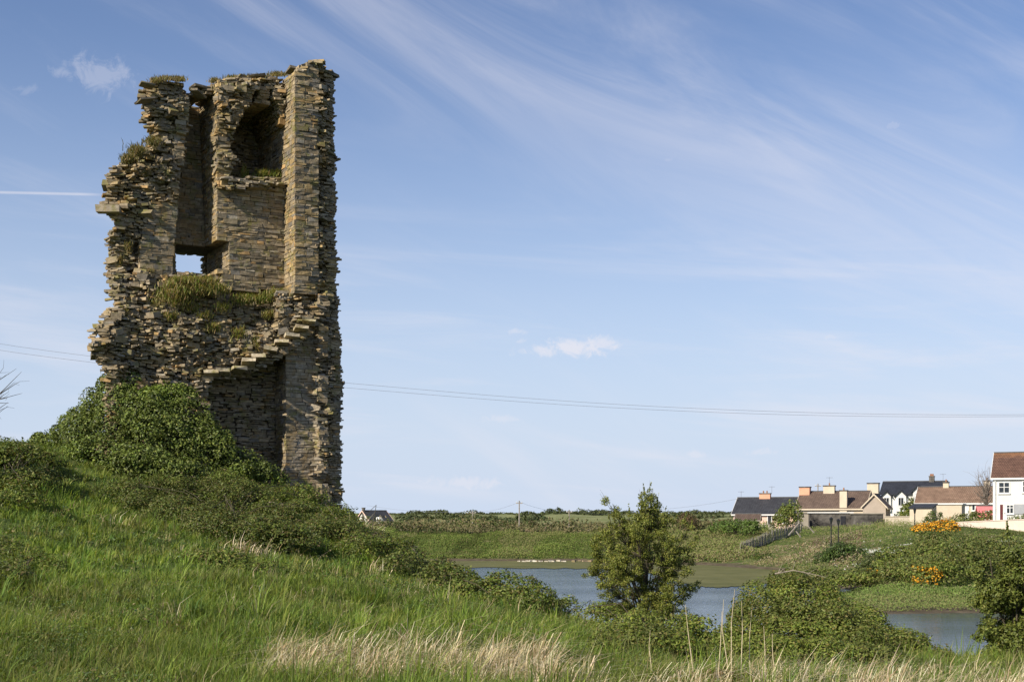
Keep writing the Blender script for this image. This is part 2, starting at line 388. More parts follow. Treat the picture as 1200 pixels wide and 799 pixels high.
def build_water():
    m, nt, N, L, B = mat_base('water')
    g = N.new('ShaderNodeNewGeometry')
    mp = N.new('ShaderNodeMapping'); mp.inputs['Scale'].default_value = (.55, 1.3, 1); mp.inputs['Rotation'].default_value = (0,0,rad(12)); L.new(g.outputs['Position'], mp.inputs[0])
    n = N.new('ShaderNodeTexNoise'); n.inputs['Scale'].default_value = 1.6; n.inputs['Detail'].default_value = 6; n.inputs['Roughness'].default_value = .6; L.new(mp.outputs[0], n.inputs['Vector'])
    mp2 = N.new('ShaderNodeMapping'); mp2.inputs['Scale'].default_value = (.02, .11, 1); L.new(g.outputs['Position'], mp2.inputs[0])
    n2 = N.new('ShaderNodeTexNoise'); n2.inputs['Scale'].default_value = 1.0; n2.inputs['Detail'].default_value = 5; L.new(mp2.outputs[0], n2.inputs['Vector'])
    r = ramp(N, [(.35,(.25,.25,.25)), (.65,(1,1,1))]); L.new(n2.outputs[0], r.inputs[0])
    b = N.new('ShaderNodeBump'); b.inputs['Distance'].default_value = .13; sp = N.new('ShaderNodeSeparateXYZ'); L.new(g.outputs['Position'], sp.inputs[0]); cm = N.new('ShaderNodeMapRange'); L.new(sp.outputs[1], cm.inputs[0])
    for i_, v_ in ((1,62.),(2,110.),(3,.14),(4,1.)): cm.inputs[i_].default_value = v_
    mu = N.new('ShaderNodeMath'); mu.operation = 'MULTIPLY'; L.new(r.outputs[0], mu.inputs[0]); L.new(cm.outputs[0], mu.inputs[1]); L.new(mu.outputs[0], b.inputs['Strength']); L.new(n.outputs[0], b.inputs['Height'])
    L.new(b.outputs[0], B.inputs['Normal'])
    B.inputs['Base Color'].default_value = (.012,.030,.058,1); B.inputs['Roughness'].default_value = .12; B.inputs['IOR'].default_value = 1.33
    v = np.array([(-500,30,-5),(500,30,-5),(500,260,-5),(-500,260,-5)], float)
    # a closed outline that stays below the land: clipped by the terrain
    o = mesh_np('water', v, np.array([[0,1,2,3]]), m); tag(o, kind='structure', label='blue rippled water of the inlet', cat='water')
build_water()
def build_mud():
    near = [(300,664),(470,664),(600,665),(700,666),(760,671),(795,681),(815,686),(835,688),(870,686),(905,683),(930,688),(980,694)]
    far = [(980,684),(940,670),(900,664),(860,660),(820,658),(760,656),(700,655),(600,655),(470,655),(300,655)]
    def dens(L):
        out = []
        for (a, b), (c, d) in zip(L[:-1], L[1:]):
            for k in range(8): t = k/8; out.append((a+(c-a)*t, b+(d-b)*t))
        return out + [L[-1]]
    P = []
    for k, (px, py) in enumerate(dens(near)+dens(far)):
        py += (random.random()-.5)*1.6; Y = 4.965*F/(py-HY); P.append(((px-600)/F*Y, Y, -4.965))
    mb = MB(); mb.poly(P)
    m = noisy('mud', (.10,.105,.040), (.16,.155,.065), .3, .95, .3, 1.5, c3=(.2,.17,.10), spec=.08)
    tag(mb.build('mudflat', m), kind='structure', label='green brown mudflat along the far shore', cat='mudflat')
build_mud()

# ------------------------------------------------------------------ the tower
PHI = rad(30); CP_, SP_ = math.cos(PHI), math.sin(PHI)
TX, TY = (255-600)/F*40, 40.0
def ab2xy(a, b): return TX + a*CP_ - b*SP_, TY + a*SP_ + b*CP_
def px2a(px, b):
    k = (px-600)/F       # TX + a c - b s = k (TY + a s + b c)
    return (k*(TY+b*CP_) - TX + b*SP_)/(CP_ - k*SP_)
def proj(a, b, z):
    x, y = ab2xy(a, b); return 600+F*x/y, HY-F*z/y
def interp(tab, v):
    xs = [t[0] for t in tab]; ys = [t[1] for t in tab]; return np.interp(v, xs, ys)
LEFT = [(80,200),(88,184),(96,170),(104,168),(112,164),(122,172),(135,170),(140,178),(152,186),(158,183),(163,178),(170,163),(180,150),(188,140),(196,132),(206,128),(216,135),(226,131),(236,133),(246,134),(258,136),(268,129),(280,133),(300,131),(318,124),(328,127),(340,121),(350,128),(360,130),(372,120),(384,114),(396,106),(408,104),(418,109),(430,114),(445,120),(600,118)]
RIGHT = [(60,372),(74,380),(80,393),(90,397),(120,396),(150,399),(158,395),(175,400),(200,398),(230,400),(260,398),(300,401),(340,399),(352,402),(380,400),(396,404),(420,403),(450,406),(500,403),(540,405),(600,404)]
TOP = [(160,118),(166,108),(172,96),(182,90),(195,88),(210,88),(222,93),(228,101),(244,101),(250,96),(262,93),(275,90),(300,93),(333,87),(337,80),(341,76),(352,75),(360,69),(368,71),(372,75),(384,80),(396,86),(402,120)]
STAIR = [(225,448),(262,446),(290,436),(318,423),(345,408),(362,394),(376,380)]
SL = [(108,222),(200,212),(320,201)]
ARL = [(114,302),(128,292),(150,284),(208,280)]
ARR = [(114,316),(128,326),(148,334),(208,336)]
def front_b(px, py, jz, pf, pl):
    """depth of the front surface and roughness (0 neat .. 1 rubble)"""
    if pf >= 373:
        if py > 345: return -.42 + (pf-373)/30*.35 + .9*max(0, fbm([pf*.06], [py*.045], 3)[0]-.5)*min(1,max(0,(398-pf)/14)), .9 if pf < 390 else .35
        return -.26 + (pf-372)/28*.35 + 1.5*max(0, fbm([pf*.06+3], [py*.045], 3)[0]-.47)*min(1,max(0,(396-pf)/12)), .9 if pf < 387 else .35
    if pf >= 338 and py > interp(STAIR, pf): return -.10, .12
    if py > interp(STAIR, px) and 236+jz*3 < px: return 0.80, .35
    if px <= 236 and py > 440: return -.15, .9
    if pf >= 345 and py <= 345: return -.32, .08
    if py > 345 and pf >= 330: return -.05 - .15*min(1,(py-345)/40), .85
    if py > 318:
        top = 318 if px < 262 else 340
        w = min(1, max(0, (py-top)/75)); s = .75 if px < 200 else .8
        if py > top: return s*(1-w) - .12*w, 1.0
    if 106 < py and interp(SL, py) < pl and px < 257:
        return 2.35 - (py-106)/220*.75, .2
    if px < 257:
        if py < 106 and px > 224: return 1.0, .8
        if pl > 164 and py > 232 and pl > 148+ (345-py)*.25: return .9, .25
        return .88 + .012*max(0, 200-px)*(1 if 150 < py < 235 else .35), 1.0
    if py < 208:
        wv = (fbm([py*.07], [3.3], 3)[0]-.5)*22
        if interp(ARL, py)-8+wv < px < 345 and py > 112 + 9*math.sin(px*.35) and not (py < 150 and px > interp(ARR, py)+4): return 2.9, .4
        return .55, .9
    if py < 222: return .45, .8
    return .58, .10

def stones_mesh(S):
    """S: rows of centre xyz, axes lengths (l,t,h), yaw, pitch, roll, tint rgb"""
    S = np.array(S); n = len(S); c = S[:,:3]; h = S[:,3:6]/2; yaw, pit, rol = S[:,6], S[:,7], S[:,8]
    corn = np.array([(-1,-1,-1),(1,-1,-1),(1,1,-1),(-1,1,-1),(-1,-1,1),(1,-1,1),(1,1,1),(-1,1,1)], float)
    P = corn[None]*h[:,None,:]
    P = P * (1 + (rng.random((n,8,3))-.5)*np.array([.16,.22,.30]))
    cy, sy = np.cos(yaw)[:,None], np.sin(yaw)[:,None]; cp, sp = np.cos(pit)[:,None], np.sin(pit)[:,None]; cr, sr = np.cos(rol)[:,None], np.sin(rol)[:,None]
    x, y, z = P[...,0], P[...,1], P[...,2]
    x, z = x*cp + z*sp, -x*sp + z*cp          # pitch along the length
    y, z = y*cr - z*sr, y*sr + z*cr           # roll
    x, y = x*cy - y*sy, x*sy + y*cy
    V = np.stack([x, y, z], -1) + c[:,None,:]
    f = np.array([(0,3,2,1),(4,5,6,7),(0,1,5,4),(1,2,6,5),(2,3,7,6),(3,0,4,7)])
    Fc = (np.arange(n)[:,None,None]*8 + f[None]).reshape(-1,4)
    T = np.repeat(S[:,9:12], 8, axis=0)
    return V.reshape(-1,3), Fc, T
def stone_tint(px, py, rough):
    r = random.random()
    if r < .50: c = (.27,.222,.155)
    elif r < .74: c = (.355,.285,.185)
    elif r < .86: c = (.20,.18,.15)
    elif r < .93: c = (.34,.30,.235)
    else: c = (.38,.25,.12)
    och = 0
    if 333 <= px < 372 and py < 350: och = .35
    if 240 < px < 264 and py < 340: och = .5
    if px > 335 and 280 < py < 345: och = .6
    if random.random() < och*.45: c = (.42,.31,.16)
    if py > 415 and 338 <= px < 373: c = tuple(.5*a+.5*b for a, b in zip(c, (.38,.33,.26)))
    k = random.uniform(.72, 1.22)
    return tuple(v*k for v in c)

def build_tower():
    base = ab2xy(.5, 1.0); root = empty('ruined_tower', (0,0,0), label='tall ruined stone tower with a broken open side above ivy', cat='ruin')
    root.location = (base[0], base[1], 0.4); off = Vector(root.location)
    S = {'wall': [], 'pilaster': [], 'buttress': []}
    core = MB()
    zmax = (HY-62)/F*42; z = 0.2; row = 0
    while z < zmax:
        h = random.choice((.055,.065,.075,.085,.095,.11,.14))
        zc = z + h/2; row += 1; jz = random.uniform(-1, 1)
        # sample the front
        st = .05; As = np.arange(-4.2, 4.8, st); pts = []
        for a in As:
            px, py = proj(a, .45, zc); pf, pyf = proj(a, -.3, zc); py = pyf if pf >= 338 else py; pl = proj(a, .9, zc)[0]
            l = interp(LEFT, py) + 3*jz + 2*math.sin(zc*9); r = interp(RIGHT, py) + 1.6*jz
            tp = interp(TOP, px)
            if pl < l - (5 if py > 360 else 0) or pf > r or py < tp: pts.append(None); continue
            b, ro = front_b(px, py, jz, pf, pl)
            if ro > .3: b += (fbm([a*1.4+5], [zc*1.4], 3)[0]-.5)*(.9*ro)*.7 + (fbm([a*4.5+5], [zc*6], 2)[0]-.5)*.30*ro
            pts.append((a, b, ro, px, py))
        # runs of solid
        runs = []; cur = []
        for p in pts + [None]:
            if p is None:
                if len(cur) > 3: runs.append(cur)
                cur = []
            else: cur.append(p)
        for run in runs:
            BK = 3.3
            # opening of the window through the slot's back wall
            hole = None; cut = False
            if any(1.3 < p[1] < 2.45 and 292 < HY-F*zc/(TY+p[0]*SP_+1.9*CP_) < 321 for p in run if p[3] < 262):
                hole = (px2a(207, 1.75), px2a(253, 1.75))
            parts = [run]
            if hole:
                A_ = [p for p in run if p[0] < hole[0]]; B_ = [p for p in run if p[0] > hole[1]]
                parts = [q for q in (A_, B_) if len(q) > 2]
            for pi_, seg in enumerate(parts):
                a0, a1 = seg[0][0], seg[-1][0]
                lslant = .42 if (pi_ == 0) else 0.0
                fr = [(p[0], p[1], p[2]) for p in seg]
                # polyline with corners
                chains = []; ch = [fr[0]]
                for p, q in zip(fr[:-1], fr[1:]):
                    if abs(q[1]-p[1]) > .16:
                        am = (p[0]+q[0])/2
                        ch.append((am, p[1], p[2])); chains.append(ch)
                        chains.append([(am, p[1], min(p[2], q[2])), (am, q[1], min(p[2], q[2]))])
                        ch = [(am, q[1], q[2])]
                    ch.append(q)
                chains.append(ch)
                BKl = min(BK, fr[0][1]+2.2)
                lend = (a0 + lslant*(BKl-fr[0][1]), BKl)
                chains.insert(0, [(lend[0], lend[1], .9 if pi_ == 0 else .2), (a0, fr[0][1], .9 if pi_ == 0 else .2)])
                chains.append([(a1, fr[-1][1], .45 if pi_ == len(parts)-1 else .2), (a1, BK, .45 if pi_ == len(parts)-1 else .2)])
                chains.append([(a1, BK, .4), (lend[0], BK, .4)])
                for ch in chains:
                    P = np.array([(c[0], c[1]) for c in ch]); d = np.hypot(*np.diff(P, axis=0).T)
                    s = np.concatenate([[0], np.cumsum(d)]); Lt = s[-1]
                    if Lt < .03: continue
                    q = -random.uniform(0, .12)
                    while q < Lt - .02:
                        ro_here = ch[min(len(ch)-1, int(np.searchsorted(s, max(q,0))))][2]
                        l = random.uniform(.14, .46) if ro_here < .5 else random.uniform(.08, .30)
                        q0, q1 = max(0, q), min(Lt, q+l); q += l
                        if q1-q0 < .03: continue
                        A0 = np.array([np.interp(q0, s, P[:,0]), np.interp(q0, s, P[:,1])]); A1 = np.array([np.interp(q1, s, P[:,0]), np.interp(q1, s, P[:,1])])
                        t = A1-A0; ln = np.hypot(*t)
                        if ln < .02: continue
                        t /= ln; nin = np.array([-t[1], t[0]])
                        ro = ro_here
                        pxm, pym = proj(A0[0], A0[1], zc)
                        if ro > .5 and random.random() < .02: continue
                        out = random.uniform(-.012, .014) if ro < .3 else random.gauss(.01, .038*ro)
                        if ro > .7 and random.random() < .07: out += random.uniform(.04, .17)
                        th = .30
                        cen = (A0+A1)/2 + nin*(th/2 - out)
                        x, y = ab2xy(*cen)
                        yaw = math.atan2(t[1], t[0]) + PHI
                        nin_w = (nin[0]*CP_-nin[1]*SP_, nin[0]*SP_+nin[1]*CP_); t_w = (t[0]*CP_-t[1]*SP_, t[0]*SP_+t[1]*CP_)
                        jj = .02 if ro < .3 else .18*ro; big = ro > .6 and random.random() < .045
                        hh = h*(.90 if ro < .3 else random.uniform(.6, 1.15))
                        ttl = min(.25, th)
                        row_ = None
                        row_ = (x-off.x, y-off.y, zc-off.z + (0 if ro < .3 else random.uniform(-.012,.012)), ln*(.965 if ro < .3 else random.uniform(.8,1.02)), th, hh,
                                yaw+random.gauss(0, jj), random.gauss(0, jj*.6), random.gauss(0, jj*.6), *stone_tint(pxm, pym, ro))
                        part = 'wall'
                        if pxm >= 333 and pxm < 380 and cen[1] < .6 and (pym < 345) : part = 'pilaster'
                        elif 330 <= pxm < 380 and pym > 405 and cen[1] < .85 and cen[1] > -.1: part = 'buttress'
                        if big: q_ = list(row_); q_[5] = random.uniform(.11,.18); q_[3] = random.uniform(.2,.42); q_[6] += random.gauss(0,.3); q_[8] += random.gauss(0,.3); S[part].append(tuple(q_))
                        elif ro > .3 and h > .09:
                            for sg in (-1, 1):
                                q_ = list(row_); q_[5] *= .52; q_[2] += sg*h*.25; o_ = random.gauss(0,.05*ro); q_[0] += nin_w[0]*o_ + t_w[0]*random.gauss(0,.05); q_[1] += nin_w[1]*o_ + t_w[1]*random.gauss(0,.05); q_[3] *= random.uniform(.7,1.15)
                                q_[6] += random.gauss(0,jj); q_[8] += random.gauss(0,jj*.5); q_[9:12] = stone_tint(pxm, pym, ro); S[part].append(tuple(q_))
                        else: S[part].append(row_)
                # core slab, eroded
                A = np.array([f[0] for f in fr]); Bf = np.array([f[1] for f in fr])
                k = 3; Be = np.array([Bf[max(0,i-k):i+k+1].max() for i in range(len(Bf))]) + .13
                sel = slice(3, len(A)-3)
                A, Be = A[sel], Be[sel]
                if len(A) < 2: continue
                poly = [ab2xy(a, min(b, BK-.25)) for a, b in zip(A, Be)]
                poly += [ab2xy(A[-1], BK-.14), ab2xy(A[0]+lslant*max(0, BK-Be[0]) if A[0]+lslant*(BK-Be[0]) < A[-1] else A[-1]-.05, BK-.14)]
                core.prism([(x-off.x, y-off.y, z-off.z) for x, y in poly], (0, 0, h+.001))
        z += h
    for k, rows in S.items():
        V_, F_, T_ = stones_mesh(rows); mesh_np(k, V_, F_, STONE, root, tint=T_)
    core.build('rubble_core', MORTAR, root)
    # the stair: stone treads bedded in the broken wall, climbing to the right
    stair = None; n = 0
    st_mb_rows = []
    line = [(254,443),(268,441),(283,437),(297,431),(311,424),(324,416),(336,407),(347,399),(358,391),(369,383)]
    stair_o = empty('stair', (0,0,0)); stair_o.parent = root
    for i, (px, py) in enumerate(line):
        b = -.62; a = px2a(px, b); x, y = ab2xy(a, b+.5); Y = y; zz = (HY-py+3)/F*Y
        rows = [(x-off.x, y-off.y, zz-off.z, .40, 1.0, .10, PHI+random.gauss(-.25,.10), random.gauss(.05,.08), random.gauss(-.12,.05), *(np.array((.52,.45,.33))*random.uniform(.85,1.1)))]
        V_, F_, T_ = stones_mesh(rows); mesh_np('step', V_, F_, STONE, stair_o, tint=T_)
    # ledge slabs below the recess
    rows = []
    for px in range(264, 334, 9):
        px += random.uniform(-1.5,1.5); a = px2a(px, .35); x, y = ab2xy(a, .6); zz = (HY-(212+(px-264)*.10)+random.uniform(-1,1))/F*y
        rows.append((x-off.x, y-off.y, zz-off.z, .26, .62, .07, PHI+random.gauss(0,.12), random.gauss(0,.08), random.gauss(.05,.1), *(np.array((.33,.28,.21))*random.uniform(.8,1.2))))
    V_, F_, T_ = stones_mesh(rows); mesh_np('ledge', V_, F_, STONE, root, tint=T_)
    # loose cap slabs on top and slates sticking out of the broken edges
    rows = []
    for (px, py, b, l, t, h, pit) in ((358,79,.1,.55,.6,.09,-.35),(346,84,.2,.5,.5,.08,.1),(372,84,.2,.5,.5,.07,.2),(386,89,.2,.4,.5,.08,.1),(300,93,.9,.5,.6,.06,-.2),(318,97,.8,.55,.5,.05,-.25),(285,93,1,.4,.5,.08,.3),
                                      (272,96,.9,.5,.4,.07,0),(235,104,1.1,.55,.5,.07,.06),(170,118,.6,.5,.4,.05,-.3),(172,100,.6,.4,.4,.05,.1),(134,205,.9,.4,.4,.06,-.2),(232,110,.7,.5,.3,.06,.25)):
        a = px2a(px, b); x, y = ab2xy(a, b); zz = (HY-py)/F*y
        rows.append((x-off.x, y-off.y, zz-off.z, l, t, h, PHI+random.gauss(0,.2), pit, random.gauss(0,.1), .17,.15,.12))
    V_, F_, T_ = stones_mesh(rows); [mesh_np('cap_stone', V_[i*8:i*8+8], F_[:6], STONE, root, tint=T_[i*8:i*8+8]) for i in range(len(rows))]
    # beam-like stone stub out of the left side
    a = px2a(128, .8); x, y = ab2xy(a, .9); zz = (HY-245.5)/F*y
    V_, F_, T_ = stones_mesh([(x-off.x, y-off.y, zz-off.z, .66, .34, .20, .05, .02, 0, .30,.26,.20)]); mesh_np('projecting_stone', V_, F_, STONE, root, tint=T_)
    return root
tower = build_tower()

# ------------------------------------------------------------------ vegetation
def unit(v): return v/np.maximum(np.linalg.norm(v, axis=-1, keepdims=True), 1e-9)
def leaves(name, P, Nn, size, tint, mat, parent=None, aspect=.62, org=None):
    n = len(P); P = np.asarray(P, float)
    if org is not None: P = P - np.array(org)
    Nn = unit(Nn + rng.normal(0, .55, (n,3)))
    t = unit(np.cross(Nn, rng.normal(0, 1, (n,3)))); b = np.cross(Nn, t)
    s = size[:,None]; fold = Nn*s*.14
    V_ = np.stack([P - t*s*.5, P + b*s*.5*aspect - fold + t*s*.05, P + t*s*.5, P - b*s*.5*aspect - fold + t*s*.05], 1)
    Fc = np.arange(n*4).reshape(n, 4)
    return mesh_np(name, V_.reshape(-1,3), Fc, mat, parent, tint=np.repeat(tint, 4, axis=0))
def pal(n, cols, w=None, var=.22):
    cols = np.array(cols); i = rng.choice(len(cols), n, p=w); c = cols[i]
    return c*(1+rng.uniform(-var, var, (n,1)))*(1+rng.uniform(-.08, .08, (n,3)))
GREEN = [(.060,.095,.020),(.085,.12,.025),(.045,.070,.016),(.12,.13,.030)]
IVY = [(.09,.12,.022),(.135,.175,.032),(.21,.25,.055),(.06,.08,.018)]
BRAM = [(.09,.12,.024),(.13,.16,.034),(.17,.185,.046),(.14,.115,.042),(.06,.08,.018),(.11,.14,.03)]
HAW = [(.155,.175,.032),(.12,.14,.028),(.21,.215,.05),(.09,.105,.022)]
def lobe_points(lobes, dens, sub=8, fluff=.25):
    """lobes: (centre Vector, rx, ry, rz). returns points, normals, on the shells of the lobes and of smaller lobes sat on them"""
    P = []; Nn = []
    allb = []
    for (c, rx, ry, rz) in lobes:
        allb.append((np.array(c), np.array((rx, ry, rz)), 1.0))
        for k in range(sub):
            d = unit(rng.normal(0,1,3)); d[2] = abs(d[2])*.9-.1; sc = rng.uniform(.22,.45)
            allb.append((np.array(c)+d*np.array((rx,ry,rz))*.85, np.array((rx,ry,rz))*sc, 1.25))
    for c, r, w in allb:
        area = 4*PI*((r[0]*r[1])**1.6/3+(r[0]*r[2])**1.6/3+(r[1]*r[2])**1.6/3)**(1/1.6)
        n = max(8, int(area*dens*w))
        d = unit(rng.normal(0,1,(n,3))); d = d[d[:,2] > -.45]; n = len(d)
        # crude lumps: radius varies with direction
        lump = 1 + fluff*(fbm(d[:,0]*2.1+c[0]*3, d[:,1]*2.1+d[:,2]*1.7+c[1], 3)-.5)*2
        rr = lump*(1-rng.random(n)**2*.38)
        P.append(c + d*r*rr[:,None]); Nn.append(unit(d/r))
    return np.vstack(P), np.vstack(Nn)
def canes(mb, root, tips, r0, r1, sag=.15, seg=4):
    for t in tips:
        a = Vector(root) + Vector((random.uniform(-.08,.08), random.uniform(-.08,.08), 0)); b = Vector(t); m1 = a.lerp(b, .45) + Vector((random.uniform(-1,1), random.uniform(-1,1), random.uniform(0,1)))*(b-a).length*sag
        pts = [a.lerp(m1, .5)*1.0, m1, m1.lerp(b, .55)+Vector((random.uniform(-1,1),random.uniform(-1,1),random.uniform(-.5,1)))*(b-a).length*sag*.4, b]
        pts = [a] + pts
        mb.tube(pts, [r0, r0*.8, r0*.6, (r0+r1)*.35, r1], seg, cap=False)
def bush(name, label, cat, lobes, dens, size, cols, w=None, group=None, mat=None, stems=14, sub=8, fluff=.25, up=.35, var=.22, stem_r=.012, flowers=None, clip=True):
    """lobes given as (px, py, Y, rx_px, rz_px, ry_m)"""
    L_ = []
    for (px, py, Y, rx, rz, ry) in lobes:
        c = at(px, py, Y); L_.append((c, rx/F*Y, ry, rz/F*Y))
    P, Nn = lobe_points(L_, dens, sub, fluff)
    g = hgt(P[:,0], P[:,1])
    if clip: k = P[:,2] > g-.02; P, Nn = P[k], Nn[k]
    Nn = Nn + np.array((0,0,up))
    cx = sum(l[0].x for l in L_)/len(L_); cy = sum(l[0].y for l in L_)/len(L_); base = Vector((cx, cy, h1(cx, cy)))
    root = empty(name, base, label=label, cat=cat, group=group)
    n = len(P); sz = rng.uniform(.65, 1.3, n)*size; tint = pal(n, cols, w, var)
    # patchy leaf tone; broad patches also paint lit and dark mounds into the colour
    pt = fbm(P[:,0]*1.3/(size*12)+3, (P[:,1]+P[:,2]*1.7)*1.3/(size*12), 3); tint = tint*(.72+.56*pt)[:,None]; p2 = fbm(P[:,0]/(size*30)-9, (P[:,1]+P[:,2]*2)/(size*30), 3); tint = np.where((p2 > .57)[:,None], tint*np.array((1.2,1.25,1.05)), tint)
    leaves('foliage', P, Nn, sz, tint, mat or LEAF, root, org=base)
    if stems:
        mb = MB(); idx = rng.choice(n, stems); s0 = (0,0,-.05)
        canes(mb, s0, [P[i]-np.array(base) for i in idx], stem_r, stem_r*.4); mb.build('stem', BARK, root)
    if flowers:
        fc, fn, fs, sel = flowers
        ok = np.where(sel(P, base))[0]
        ii = rng.choice(ok, min(fn, len(ok)*2)); Q = P[ii] + Nn[ii]*fs*.8
        leaves('blossom', Q, Nn[ii]*2, rng.uniform(.7,1.3,len(ii))*fs, pal(len(ii), fc, None, .15), PETAL, root, aspect=.9, org=base)
    return root

def big_lobe_line(pts, jitter=.0): return pts

# ivy on the foot of the tower
bush('ivy', 'thick glossy green ivy heaped over the left foot of the ruined tower', 'ivy',
     [(70,530,39.5,36,24,.8),(105,520,39,34,38,.9),(140,500,38.6,30,50,.9),(150,462,38.7,20,30,.35),(128,470,38.8,18,34,.4),(180,505,38.3,42,52,.8),(215,520,38.3,40,54,.7),(245,535,38.4,34,44,.6),(200,468,38.5,32,22,.35),(280,552,38.6,34,30,.6),(312,562,38.8,26,20,.5),(140,440,38.7,9,12,.25),(90,505,39.6,26,28,.7),(60,522,39.4,24,18,.6),(120,535,37.6,40,26,.6),(160,545,37.2,40,28,.6),(205,556,37.2,44,26,.6),(112,480,39.2,20,26,.5)],
     250, .085, IVY, [.35,.35,.14,.16], mat=IVYM, sub=9, stems=16, up=.25, fluff=.35)
# brambles over the mound
bush('bramble_bush', 'broad dark bramble thicket across the mound in front of the tower', 'bramble',
     [on(x, y, w, h, .8) for x, y, w, h in ((150,588,.8,.55),(180,602,.8,.6),(215,615,.9,.7),(250,628,.9,.7),(290,640,1.,.75),(330,648,1.,.75),(200,585,.9,.7),(240,595,1.,.75),(285,608,1.1,.8),(330,618,1.1,.8),(370,632,1.,.75),(260,582,1.,.7),(305,590,1.,.7),(345,596,1.,.7))],
     300, .058, BRAM, None, sub=12, stems=40, fluff=.6)
bush('bramble_bush', 'bramble thicket spilling down the slope right of the tower foot', 'bramble',
     [on(x, y, w, h, .8) for x, y, w, h in ((375,612,.8,.6),(396,618,.7,.55),(390,640,.9,.6),(416,636,.7,.5),(425,655,.8,.5),(444,648,.6,.42),(466,662,.6,.5),(470,676,.6,.45),(490,677,.6,.5))],
     300, .06, BRAM, None, sub=9, stems=26, fluff=.5)
bush('bramble_bush', 'low bramble straggling along the bank edge left of the open water', 'bramble',
     [on(x, y, .6, h, .6) for x, y, h in ((505,684,.5),(524,690,.5),(545,696,.45),(566,701,.45),(588,706,.5),(604,711,.45))], 240, .065, BRAM, None, sub=8, stems=26, fluff=.4, up=.5)
bush('bramble_bush', 'low bramble on the bank edge between the grass and the water left of the hawthorn', 'bramble',
     [on(x, y, .5, h, .5) for x, y, h in ((622,715,.5),(640,718,.4),(660,723,.42),(682,727,.42))], 300, .055, BRAM, None, sub=8, stems=18, fluff=.4, up=.5)
BR2 = [(.14,.175,.030),(.19,.21,.045),(.10,.125,.024),(.18,.16,.05),(.12,.155,.03)]
bush('bramble_bush', 'rounded bramble around the foot of the hawthorn tree', 'bramble',
     [on(x, y, w, h, .5, 22) for x, y, w, h in ((700,745,.42,.5),(725,752,.45,.6),(755,758,.5,.65),(790,760,.5,.65),(820,762,.42,.55),(845,766,.4,.5),(740,770,.5,.4),(775,774,.5,.4),(808,776,.5,.4))], 480, .045, BR2, None, sub=9, stems=30, fluff=.35)
bush('bramble_bush', 'dark bramble mound at the left edge below the sky', 'bramble',
     [on(x, y, .9, .55, .9, 36) for x, y in ((-20,545),(10,545),(34,552),(-10,570),(22,575),(44,574),(0,598))], 190, .08, BRAM, None, sub=9, stems=20, fluff=.35)
bush('bramble_bush', 'small low bramble patch in the grass at the left edge', 'bramble',
     [on(x, y, .5, .38, .5) for x, y in ((4,655),(22,665),(40,676),(8,684))], 330, .055, BRAM, None, sub=8, stems=12, fluff=.35, up=.6)
bush('bramble_bush', 'little bramble tuft low in the grass below the broad thicket', 'bramble',
     [on(x, y, .5, .34, .5) for x, y in ((268,668),(300,676),(246,660))], 300, .06, BRAM, None, sub=8, stems=8, fluff=.35, up=.6)
bush('bramble_bush', 'reddish low bramble right at the bottom edge below the stalks', 'bramble',
     [(800,806,13.5,40,14,.3),(850,798,13.5,30,14,.3)], 700, .035, [(.15,.10,.04),(.12,.13,.03),(.09,.09,.024)], None, sub=9, stems=14, fluff=.4)
bush('bramble_bush', 'large leafy bramble heap between the hawthorn and the right edge tree', 'bramble',
     [(900,722,21,40,44,.9),(940,712,21.5,44,46,1.0),(985,738,21,48,40,1.0),(1030,757,20.5,48,30,.9),(872,750,20,28,28,.6),(930,756,19.5,60,34,.8),(1070,774,20,38,20,.7),(925,684,22,22,16,.5),(900,765,18.5,60,22,.5),(980,772,18.5,70,24,.6),(1040,785,18.2,60,18,.5),(1095,786,19,40,12,.6),(955,735,20.2,50,40,.5),(1005,755,19.8,45,30,.5),(1008,748,20.6,42,38,.8),(1046,766,20.2,42,32,.7),(1082,780,19.6,42,24,.6),(1130,796,19,50,20,.5)], 620, .045, [(.13,.165,.030),(.17,.195,.040),(.09,.115,.022),(.18,.155,.05),(.20,.215,.055),(.12,.15,.03)], None, sub=12, stems=60, fluff=.4)

